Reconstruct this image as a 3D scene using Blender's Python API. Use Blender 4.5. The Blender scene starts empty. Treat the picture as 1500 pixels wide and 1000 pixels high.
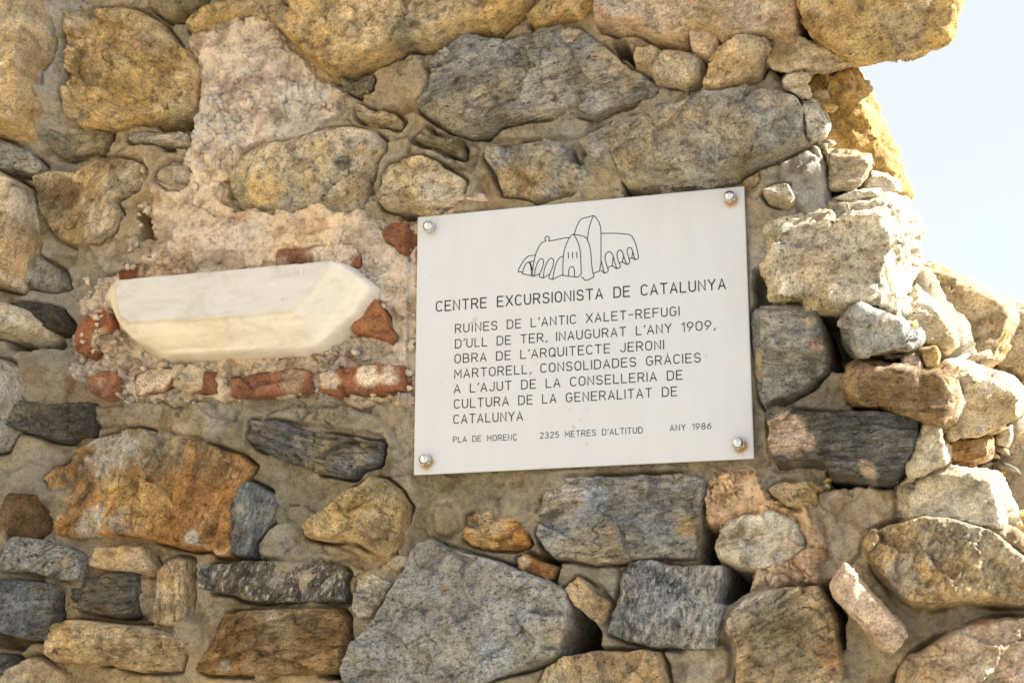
import bpy, bmesh, math, random
import numpy as np
from mathutils import Matrix, Vector

S = bpy.context.scene
COL = S.collection
R = math.radians
random.seed(7)

# ------------------------------------------------------------------ camera
PW = 0.50; PH = PW/1.256            # the plaque, metres
PX0 = -PW/2; PZ0 = 2.15             # its top left corner (x, z); its face is the plane y = 0
F_PX = 2341.3
def solve_camera():
    src = [(PX0, PZ0), (PX0+PW, PZ0), (PX0+PW, PZ0-PH), (PX0, PZ0-PH)]
    dst = [(611.8, 318.0), (1090.0, 272.4), (1104.8, 671.2), (606.0, 695.4)]
    A = []
    for (x, y), (u, v) in zip(src, dst):
        u -= 750; v -= 500
        A.append([x, y, 1, 0, 0, 0, -u*x, -u*y, -u]); A.append([0, 0, 0, x, y, 1, -v*x, -v*y, -v])
    h = np.linalg.svd(np.array(A))[2][-1].reshape(3, 3)
    m = np.diag([1/F_PX, 1/F_PX, 1]) @ h
    s = (np.linalg.norm(m[:, 0])+np.linalg.norm(m[:, 1]))/2
    m = m/s
    if m[2, 2]+m[2, 1]*2 < 0: m = -m
    rx, rz, t = m[:, 0], m[:, 1], m[:, 2]
    M = np.stack([rx, np.cross(rz, rx), rz], 1)
    U, _, Vt = np.linalg.svd(M)
    Rm = U @ Vt
    return Rm, -Rm.T @ t
CR, CP = solve_camera()
cam = bpy.data.cameras.new('camera'); camo = bpy.data.objects.new('camera', cam); COL.objects.link(camo)
mw = Matrix.Identity(4)
for i in range(3):
    mw[i][0] = CR[0, i]; mw[i][1] = -CR[1, i]; mw[i][2] = -CR[2, i]; mw[i][3] = CP[i]
camo.matrix_world = mw
cam.sensor_width = 36; cam.lens = F_PX/1500*36; cam.clip_end = 2000; cam.clip_start = 0.05
cam.dof.use_dof = True; cam.dof.focus_distance = 2.36; cam.dof.aperture_fstop = 5.6
S.camera = camo
print('camera at', CP)

# ------------------------------------------------------------------ light
SUN = Vector((0.78, 0.15, 0.56)).normalized()      # towards the sun
W = bpy.data.worlds.new('World'); S.world = W; W.use_nodes = True
nt = W.node_tree
sky = nt.nodes.new('ShaderNodeTexSky'); sky.sky_type = 'NISHITA'; sky.sun_disc = False
sky.sun_elevation = math.asin(SUN.z); sky.sun_rotation = math.atan2(SUN.x, SUN.y)
sky.altitude = 2300; sky.dust_density = 3.0
nt.nodes['Background'].inputs[1].default_value = 0.10
hz = nt.nodes.new('ShaderNodeMix'); hz.data_type = 'RGBA'; hz.inputs[0].default_value = .72      # thin bright high haze over the blue
hz.inputs[7].default_value = (2.95, 2.9, 3.05, 1)
nt.links.new(sky.outputs[0], hz.inputs[6]); nt.links.new(hz.outputs[2], nt.nodes['Background'].inputs[0])
sl = bpy.data.lights.new('sun', 'SUN'); sl.energy = 4.6; sl.angle = R(0.5); sl.color = (1, .95, .88)
so = bpy.data.objects.new('sun', sl); COL.objects.link(so)
so.rotation_euler = (-SUN).to_track_quat('-Z', 'Y').to_euler()
S.view_settings.view_transform = 'Standard'; S.view_settings.look = 'None'
S.view_settings.exposure = 1.84; S.view_settings.gamma = 1
S.cycles.max_bounces = 8; S.cycles.diffuse_bounces = 5

# ------------------------------------------------------------------ helpers
def P(px, py, y=0.0):
    """the point at depth y that the photo shows at (px, py)"""
    d = CR.T @ np.array([(px-750)/F_PX, (py-500)/F_PX, 1.0])
    k = (y-CP[1])/d[1]
    return CP+d*k
def PA(pts, y=0.0):
    p = np.asarray(pts, float)
    d = np.stack([(p[:, 0]-750)/F_PX, (p[:, 1]-500)/F_PX, np.ones(len(p))], 1) @ CR
    k = (y-CP[1])/d[:, 1]
    return CP+d*k[:, None]
def hsh(ix, iy, iz, s):
    h = (ix*374761393+iy*668265263+iz*1274126177+s*974634721) & 0xFFFFFFFF
    h = ((h ^ (h >> 13))*1103515245) & 0xFFFFFFFF
    h = ((h ^ (h >> 16))*2654435761) & 0xFFFFFFFF
    return ((h ^ (h >> 15)) & 0xFFFFFF)/float(0xFFFFFF)*2-1
def vnoise(x, y, z, s=0):
    x = np.asarray(x, float); y = np.asarray(y, float)+0*x; z = np.asarray(z, float)+0*x
    ix = np.floor(x).astype(np.int64); iy = np.floor(y).astype(np.int64); iz = np.floor(z).astype(np.int64)
    fx, fy, fz = x-ix, y-iy, z-iz
    fx = fx*fx*fx*(fx*(fx*6-15)+10); fy = fy*fy*fy*(fy*(fy*6-15)+10); fz = fz*fz*fz*(fz*(fz*6-15)+10)
    r = 0
    for a in (0, 1):
        for b in (0, 1):
            for c in (0, 1):
                r = r+hsh(ix+a, iy+b, iz+c, s)*(fx if a else 1-fx)*(fy if b else 1-fy)*(fz if c else 1-fz)
    return r
def fbm(x, y, z, s=0, o=4, g=.5):
    r = 0; a = 1; t = 0
    for i in range(o):
        r = r+a*vnoise(x*2**i*1.01+i*7.3, y*2**i+i*3.1, z*2**i*.99+i*5.7, s+i); t += a; a *= g
    return r/t*1.6
def cells(x, y, z, s):
    """nearest jittered cell: offsets to its centre, three random numbers, distance to the cell wall"""
    x = np.asarray(x, float); y = np.asarray(y, float)+0*x; z = np.asarray(z, float)+0*x
    ix = np.floor(x).astype(np.int64); iy = np.floor(y).astype(np.int64); iz = np.floor(z).astype(np.int64)
    flat = not np.any(y)
    f1 = np.full(x.shape, 9.); f2 = np.full(x.shape, 9.); out = [np.zeros(x.shape) for _ in range(6)]
    for a in (-1, 0, 1):
        for b in ((0,) if flat else (-1, 0, 1)):
            for c in (-1, 0, 1):
                jx, jy, jz = ix+a, iy+b, iz+c
                dx = x-(jx+.5+.42*hsh(jx, jy, jz, s)); dy = 0*x if flat else y-(jy+.5+.42*hsh(jx, jy, jz, s+1)); dz = z-(jz+.5+.42*hsh(jx, jy, jz, s+2))
                d = np.sqrt(dx*dx+dy*dy+dz*dz); m = d < f1
                f2 = np.where(m, f1, np.minimum(f2, d)); f1 = np.where(m, d, f1)
                for k, v in enumerate((dx, dy, dz, hsh(jx, jy, jz, s+3), hsh(jx, jy, jz, s+4), hsh(jx, jy, jz, s+5))): out[k] = np.where(m, v, out[k])
    return out, f2-f1
def facets(x, y, z, s, size, step, tilt, sx=1.0):
    w = .20
    u, v, t = x/size/sx+w*fbm(x/size/sx*.9, y/size, z/size*.9, s+20, 3), (y/size if np.any(y) else 0*x), z/size+w*fbm(x/size/sx*.9, y/size+9, z/size*.9, s+21, 3)
    (dx, dy, dz, a, b, c), e = cells(u, v, t, s)
    return size*(step*a+tilt*(b*dx+c*dz)), e
def sstep(a, b, x):
    t = np.clip((x-a)/(b-a), 0, 1); return t*t*(3-2*t)
def sdf(poly, X, Z):
    """distance to the polygon's outline, positive inside"""
    n = len(poly); best = np.full(X.shape, 1e9); ins = np.zeros(X.shape, bool)
    for i in range(n):
        ax, az = poly[i]; bx, bz = poly[(i+1) % n]
        dx, dz = bx-ax, bz-az; L = dx*dx+dz*dz+1e-12
        t = np.clip(((X-ax)*dx+(Z-az)*dz)/L, 0, 1)
        d = (X-ax-t*dx)**2+(Z-az-t*dz)**2
        best = np.minimum(best, d)
        if az != bz:
            c = ((az > Z) != (bz > Z)) & (X < (bx-ax)*(Z-az)/(bz-az)+ax)
            ins ^= c
    best = np.sqrt(best)
    return np.where(ins, best, -best)
def tag(o, label=None, cat=None, group=None, kind=None):
    if label: o['label'] = label
    if cat: o['category'] = cat
    if group: o['group'] = group
    if kind: o['kind'] = kind
    return o
def empty(name, loc):
    o = bpy.data.objects.new(name, None); COL.objects.link(o); o.location = loc; o.empty_display_size = .1
    return o
def link(name, me, mat, parent=None, smooth=True):
    o = bpy.data.objects.new(name, me); COL.objects.link(o)
    if mat: me.materials.append(mat)
    if smooth: me.polygons.foreach_set('use_smooth', np.ones(len(me.polygons), bool))
    if parent:
        o.parent = parent
        o.matrix_parent_inverse = Matrix.Translation(-Vector(parent.location))
    return o
def raw_mesh(name, V, Q, cols=None):
    me = bpy.data.meshes.new(name)
    k = Q.shape[1]
    me.vertices.add(len(V)); me.vertices.foreach_set('co', np.ascontiguousarray(V, np.float32).ravel())
    me.loops.add(Q.size); me.loops.foreach_set('vertex_index', np.ascontiguousarray(Q, np.int32).ravel())
    me.polygons.add(len(Q)); me.polygons.foreach_set('loop_start', np.arange(0, Q.size, k, dtype=np.int32))
    me.update(calc_edges=True)
    if cols is not None: set_col(me, cols)
    return me
def set_col(me, cols):
    a = me.color_attributes.new('Col', 'FLOAT_COLOR', 'POINT')
    c = np.ones((len(me.vertices), 4), np.float32); c[:, :3] = np.clip(cols, 0, 1)
    a.data.foreach_set('color', c.ravel())
def place(o, V, ang=0.0):
    """origin at the middle of the piece, local x along its grain"""
    c = Vector(((V[:, 0].min()+V[:, 0].max())/2, (V[:, 1].min()+V[:, 1].max())/2, (V[:, 2].min()+V[:, 2].max())/2))
    m = Matrix.Translation(c) @ Matrix.Rotation(-R(ang), 4, 'Y')
    o.data.transform(m.inverted())
    if o.parent: m = Matrix.Translation(-Vector(o.parent.location)) @ m; o.matrix_parent_inverse = Matrix.Identity(4)
    o.matrix_basis = m
def grid_obj(name, X, Z, Y, mask, cols, mat, parent=None, ang=None):
    nz, nx = X.shape
    q = mask[:-1, :-1] & mask[:-1, 1:] & mask[1:, :-1] & mask[1:, 1:]
    idx = np.arange(nx*nz).reshape(nz, nx)
    Q = np.stack([idx[:-1, :-1][q], idx[:-1, 1:][q], idx[1:, 1:][q], idx[1:, :-1][q]], 1)
    used, inv = np.unique(Q, return_inverse=True); Q = inv.reshape(-1, 4)
    V = np.stack([X.ravel()[used], Y.ravel()[used], Z.ravel()[used]], 1)
    o = link(name, raw_mesh(name, V, Q, cols.reshape(-1, 3)[used]), mat, parent)
    if ang is not None: place(o, V, ang)
    return o

# ------------------------------------------------------------------ materials
def nodes(name):
    m = bpy.data.materials.new(name); m.use_nodes = True
    t = m.node_tree; return m, t, t.nodes['Principled BSDF']
def N(t, k, **kw):
    n = t.nodes.new(k)
    for a, b in kw.items():
        if a.startswith('i_'): n.inputs[int(a[2:])].default_value = b
        else: setattr(n, a, b)
    return n
def ramp(t, src, p):
    r = N(t, 'ShaderNodeValToRGB'); e = r.color_ramp.elements
    while len(e) < len(p): e.new(.5)
    for k, (x, c) in zip(e, p):
        k.position = x; k.color = (c, c, c, 1) if not isinstance(c, tuple) else (*c, 1)
    t.links.new(src, r.inputs[0]); return r.outputs[0]
def mixc(t, mode, fac, a, b):
    m = N(t, 'ShaderNodeMix', data_type='RGBA', blend_type=mode)
    for s, v in ((0, fac), (6, a), (7, b)):
        if isinstance(v, bpy.types.NodeSocket): t.links.new(v, m.inputs[s])
        else: m.inputs[s].default_value = v
    return m.outputs[2]
def noise(t, vec, scale, detail=6, rough=.6, dist=0):
    n = N(t, 'ShaderNodeTexNoise'); n.inputs['Scale'].default_value = scale; n.inputs['Detail'].default_value = detail
    n.inputs['Roughness'].default_value = rough; n.inputs['Distortion'].default_value = dist
    t.links.new(vec, n.inputs['Vector']); return n.outputs['Fac']
def stone_mat(name, streak=0.0, grain=.5, dark=0.0, light=0.0, bump=.6, stretch=7, darkc=(.035, .035, .04, 1), lightc=(.62, .58, .5, 1), sc=1.0, macro=1.0, fine=1.0):
    m, t, b = nodes(name); L = t.links
    at = N(t, 'ShaderNodeAttribute', attribute_name='Col')
    tc = N(t, 'ShaderNodeTexCoord'); oi = N(t, 'ShaderNodeObjectInfo')
    mul = N(t, 'ShaderNodeMath', operation='MULTIPLY', i_1=37.0); L.new(oi.outputs['Random'], mul.inputs[0])
    ad = N(t, 'ShaderNodeVectorMath', operation='ADD'); L.new(tc.outputs['Object'], ad.inputs[0]); L.new(mul.outputs[0], ad.inputs[1])
    v = ad.outputs[0]
    mp = N(t, 'ShaderNodeMapping'); mp.inputs['Scale'].default_value = (1/stretch, 1, 1); L.new(v, mp.inputs[0]); vs = mp.outputs[0]
    n1 = noise(t, v, 55*sc, 9, .68)
    n0 = noise(t, v, 14*sc, 5, .6, .6)
    c = mixc(t, 'MULTIPLY', 1.0, at.outputs['Color'], ramp(t, n1, [(.36, 1-grain*.85), (.47, 1-grain*.1), (.64, 1+grain*.45)]))
    c = mixc(t, 'MULTIPLY', macro, c, ramp(t, n0, [(.36, (.72, .68, .58)), (.5, (1, 1, 1)), (.64, (1.14, 1.12, 1.06))]))
    nf = noise(t, v, 330*sc, 4, .75)
    c = mixc(t, 'MULTIPLY', fine, c, ramp(t, nf, [(.36, .50), (.46, .92), (.54, 1.06), (.66, 1.42)]))
    hsum = N(t, 'ShaderNodeMath', operation='MULTIPLY_ADD', i_1=.6); L.new(n1, hsum.inputs[0]); L.new(nf, hsum.inputs[2])
    h = hsum.outputs[0]
    if streak:
        ns = noise(t, vs, 150*sc, 6, .62, .3)
        c = mixc(t, 'MULTIPLY', streak, c, ramp(t, ns, [(.36, .35), (.47, .9), (.56, 1.1), (.66, 1.4)]))
        a2 = N(t, 'ShaderNodeMath', operation='MULTIPLY_ADD', i_1=streak*.9); L.new(ns, a2.inputs[0]); L.new(h, a2.inputs[2]); h = a2.outputs[0]
    if dark:
        mp2 = N(t, 'ShaderNodeMapping'); mp2.inputs['Scale'].default_value = (1/(1+streak*2.5), 1, 1); mp2.inputs['Location'].default_value = (3, 8, 1); L.new(v, mp2.inputs[0])
        nd = noise(t, mp2.outputs[0], 170*sc, 7, .7)
        c = mixc(t, 'MIX', ramp(t, nd, [(.60-.13*dark, 0.0), (.68-.1*dark, .85)]), c, darkc)
    if light:
        mp3 = N(t, 'ShaderNodeMapping'); mp3.inputs['Scale'].default_value = (1/(1+streak*2), 1, 1); mp3.inputs['Location'].default_value = (13, 2, 5); L.new(v, mp3.inputs[0])
        nl = noise(t, mp3.outputs[0], 190*sc, 6, .68)
        c = mixc(t, 'MIX', ramp(t, nl, [(.62-.13*light, 0.0), (.74-.1*light, .75)]), c, lightc)
    L.new(c, b.inputs['Base Color']); b.inputs['Roughness'].default_value = .85
    b.inputs['Specular IOR Level'].default_value = .25
    bp = N(t, 'ShaderNodeBump'); bp.inputs['Strength'].default_value = bump; bp.inputs['Distance'].default_value = .005
    L.new(h, bp.inputs['Height']); L.new(bp.outputs[0], b.inputs['Normal'])
    return m
MAT = {
 'tan': stone_mat('tan_gneiss', .22, .5, .16, .04, .8, 4, (.12, .09, .05, 1)),
 'gold': stone_mat('golden_gneiss', .30, .6, .20, .0, .8, 5, (.10, .07, .03, 1)),
 'grey': stone_mat('grey_schist', .60, .5, .30, .30, .8, 5, lightc=(.50, .48, .43, 1)),
 'slate': stone_mat('dark_schist', .80, .5, .40, .16, .8, 9, lightc=(.42, .41, .38, 1)),
 'gran': stone_mat('pale_granite', .15, .6, .34, .36, .9, 3, (.10, .09, .075, 1), (.68, .63, .53, 1)),
 'augen': stone_mat('speckled_gneiss', .55, .5, .70, .75, .8, 3, lightc=(.66, .63, .56, 1), sc=.8),
 'brown': stone_mat('brown_schist', .60, .6, .25, .0, .8, 8, (.05, .03, .015, 1)),
 'brick': stone_mat('red_brick', .0, .5, .16, .06, .7, 3, (.12, .03, .015, 1), (.55, .40, .29, 1)),
 'mortar': stone_mat('grey_brown_mortar', .0, .30, .16, .14, .9, 1, (.16, .12, .07, 1), (.50, .45, .36, 1), 1.6, .45, .8),
 'plaster': stone_mat('pink_lime_plaster', .0, .45, .10, .06, .8, 1, (.26, .17, .11, 1), (.84, .75, .64, 1), 1.0, .7, .35),
 'fleck': stone_mat('flecked_gneiss', .55, .5, .55, .65, .9, 3.5, (.10, .08, .06, 1), (.74, .68, .57, 1), .9),
 'salt': stone_mat('speckled_grey_stone', .12, .5, .55, .55, .8, 2, (.07, .075, .075, 1), (.60, .58, .52, 1), 1.15, .8, 1.0),
}
def simple(name, col, rough, metal=0.0):
    m, t, b = nodes(name); b.inputs['Base Color'].default_value = (*col, 1); b.inputs['Roughness'].default_value = rough; b.inputs['Metallic'].default_value = metal
    return m
def marble_mat():
    m, t, b = nodes('white_marble'); L = t.links
    at = N(t, 'ShaderNodeAttribute', attribute_name='Col'); tc = N(t, 'ShaderNodeTexCoord')
    mp = N(t, 'ShaderNodeMapping'); mp.inputs['Scale'].default_value = (.35, 1, 1); L.new(tc.outputs['Object'], mp.inputs[0])
    n = noise(t, mp.outputs[0], 30, 8, .6, 1.0); n2 = noise(t, tc.outputs['Object'], 60, 2, .5)
    c = mixc(t, 'MULTIPLY', 1, at.outputs['Color'], ramp(t, n, [(.36, (.88, .86, .82)), (.5, (1, 1, 1)), (.62, (1.05, 1.04, 1.03))]))
    c = mixc(t, 'MIX', ramp(t, n2, [(.68, 0.), (.74, .35)]), c, (.84, .82, .76, 1))
    L.new(c, b.inputs['Base Color']); b.inputs['Roughness'].default_value = .55
    bp = N(t, 'ShaderNodeBump'); bp.inputs['Strength'].default_value = .25; bp.inputs['Distance'].default_value = .002
    L.new(noise(t, tc.outputs['Object'], 120, 6, .6), bp.inputs['Height']); L.new(bp.outputs[0], b.inputs['Normal'])
    return m
def panel_mat():
    m, t, b = nodes('white_plastic_panel'); L = t.links
    at = N(t, 'ShaderNodeAttribute', attribute_name='Col'); tc = N(t, 'ShaderNodeTexCoord')
    mp = N(t, 'ShaderNodeMapping'); mp.inputs['Scale'].default_value = (1, 1, .18); L.new(tc.outputs['Object'], mp.inputs[0])
    n = noise(t, mp.outputs[0], 40, 6, .6); n2 = noise(t, tc.outputs['Object'], 130, 3, .6)
    c = mixc(t, 'MULTIPLY', 1, at.outputs['Color'], ramp(t, n, [(.35, (.965, .965, .955)), (.6, (1, 1, 1))]))
    c = mixc(t, 'MIX', ramp(t, n2, [(.745, 0.), (.80, .45)]), c, (.42, .40, .35, 1))
    L.new(c, b.inputs['Base Color']); L.new(ramp(t, n, [(.3, .36), (.7, .46)]), b.inputs['Roughness'])
    return m

# ------------------------------------------------------------------ stones, traced on the photograph (pixels of the 1500 x 1000 picture)
TILES = [(0, 0), (350, 0), (700, 0), (1100, 0), (0, 330), (350, 330), (700, 330), (1100, 330), (0, 650), (350, 650), (700, 650), (1100, 650)]
def T(k, *c):
    x0, y0 = TILES[k-1]; return [(x0+c[i]*.35, y0+c[i+1]*.35) for i in range(0, len(c), 2)]
def Q(*c): return [(c[i], c[i+1]) for i in range(0, len(c), 2)]
C = dict(tan=(.58, .46, .29), gold=(.58, .435, .225), cream=(.68, .59, .42), pale=(.74, .66, .50), grey=(.33, .325, .295), lgrey=(.45, .44, .39),
         blue=(.215, .22, .217), dark=(.13, .125, .108), black=(.06, .055, .046), brown=(.31, .21, .105), dbrown=(.15, .09, .04), rust=(.33, .17, .065),
         orange=(.46, .27, .11), ochre=(.60, .42, .17), brick=(.32, .15, .085), dbrick=(.23, .105, .062), bgrey=(.41, .42, .405), plaster=(.78, .66, .525), pink=(.72, .56, .42),
         mortar=(.535, .46, .335), white=(.80, .76, .66), olive=(.27, .24, .155), silver=(.54, .53, .48))
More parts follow.
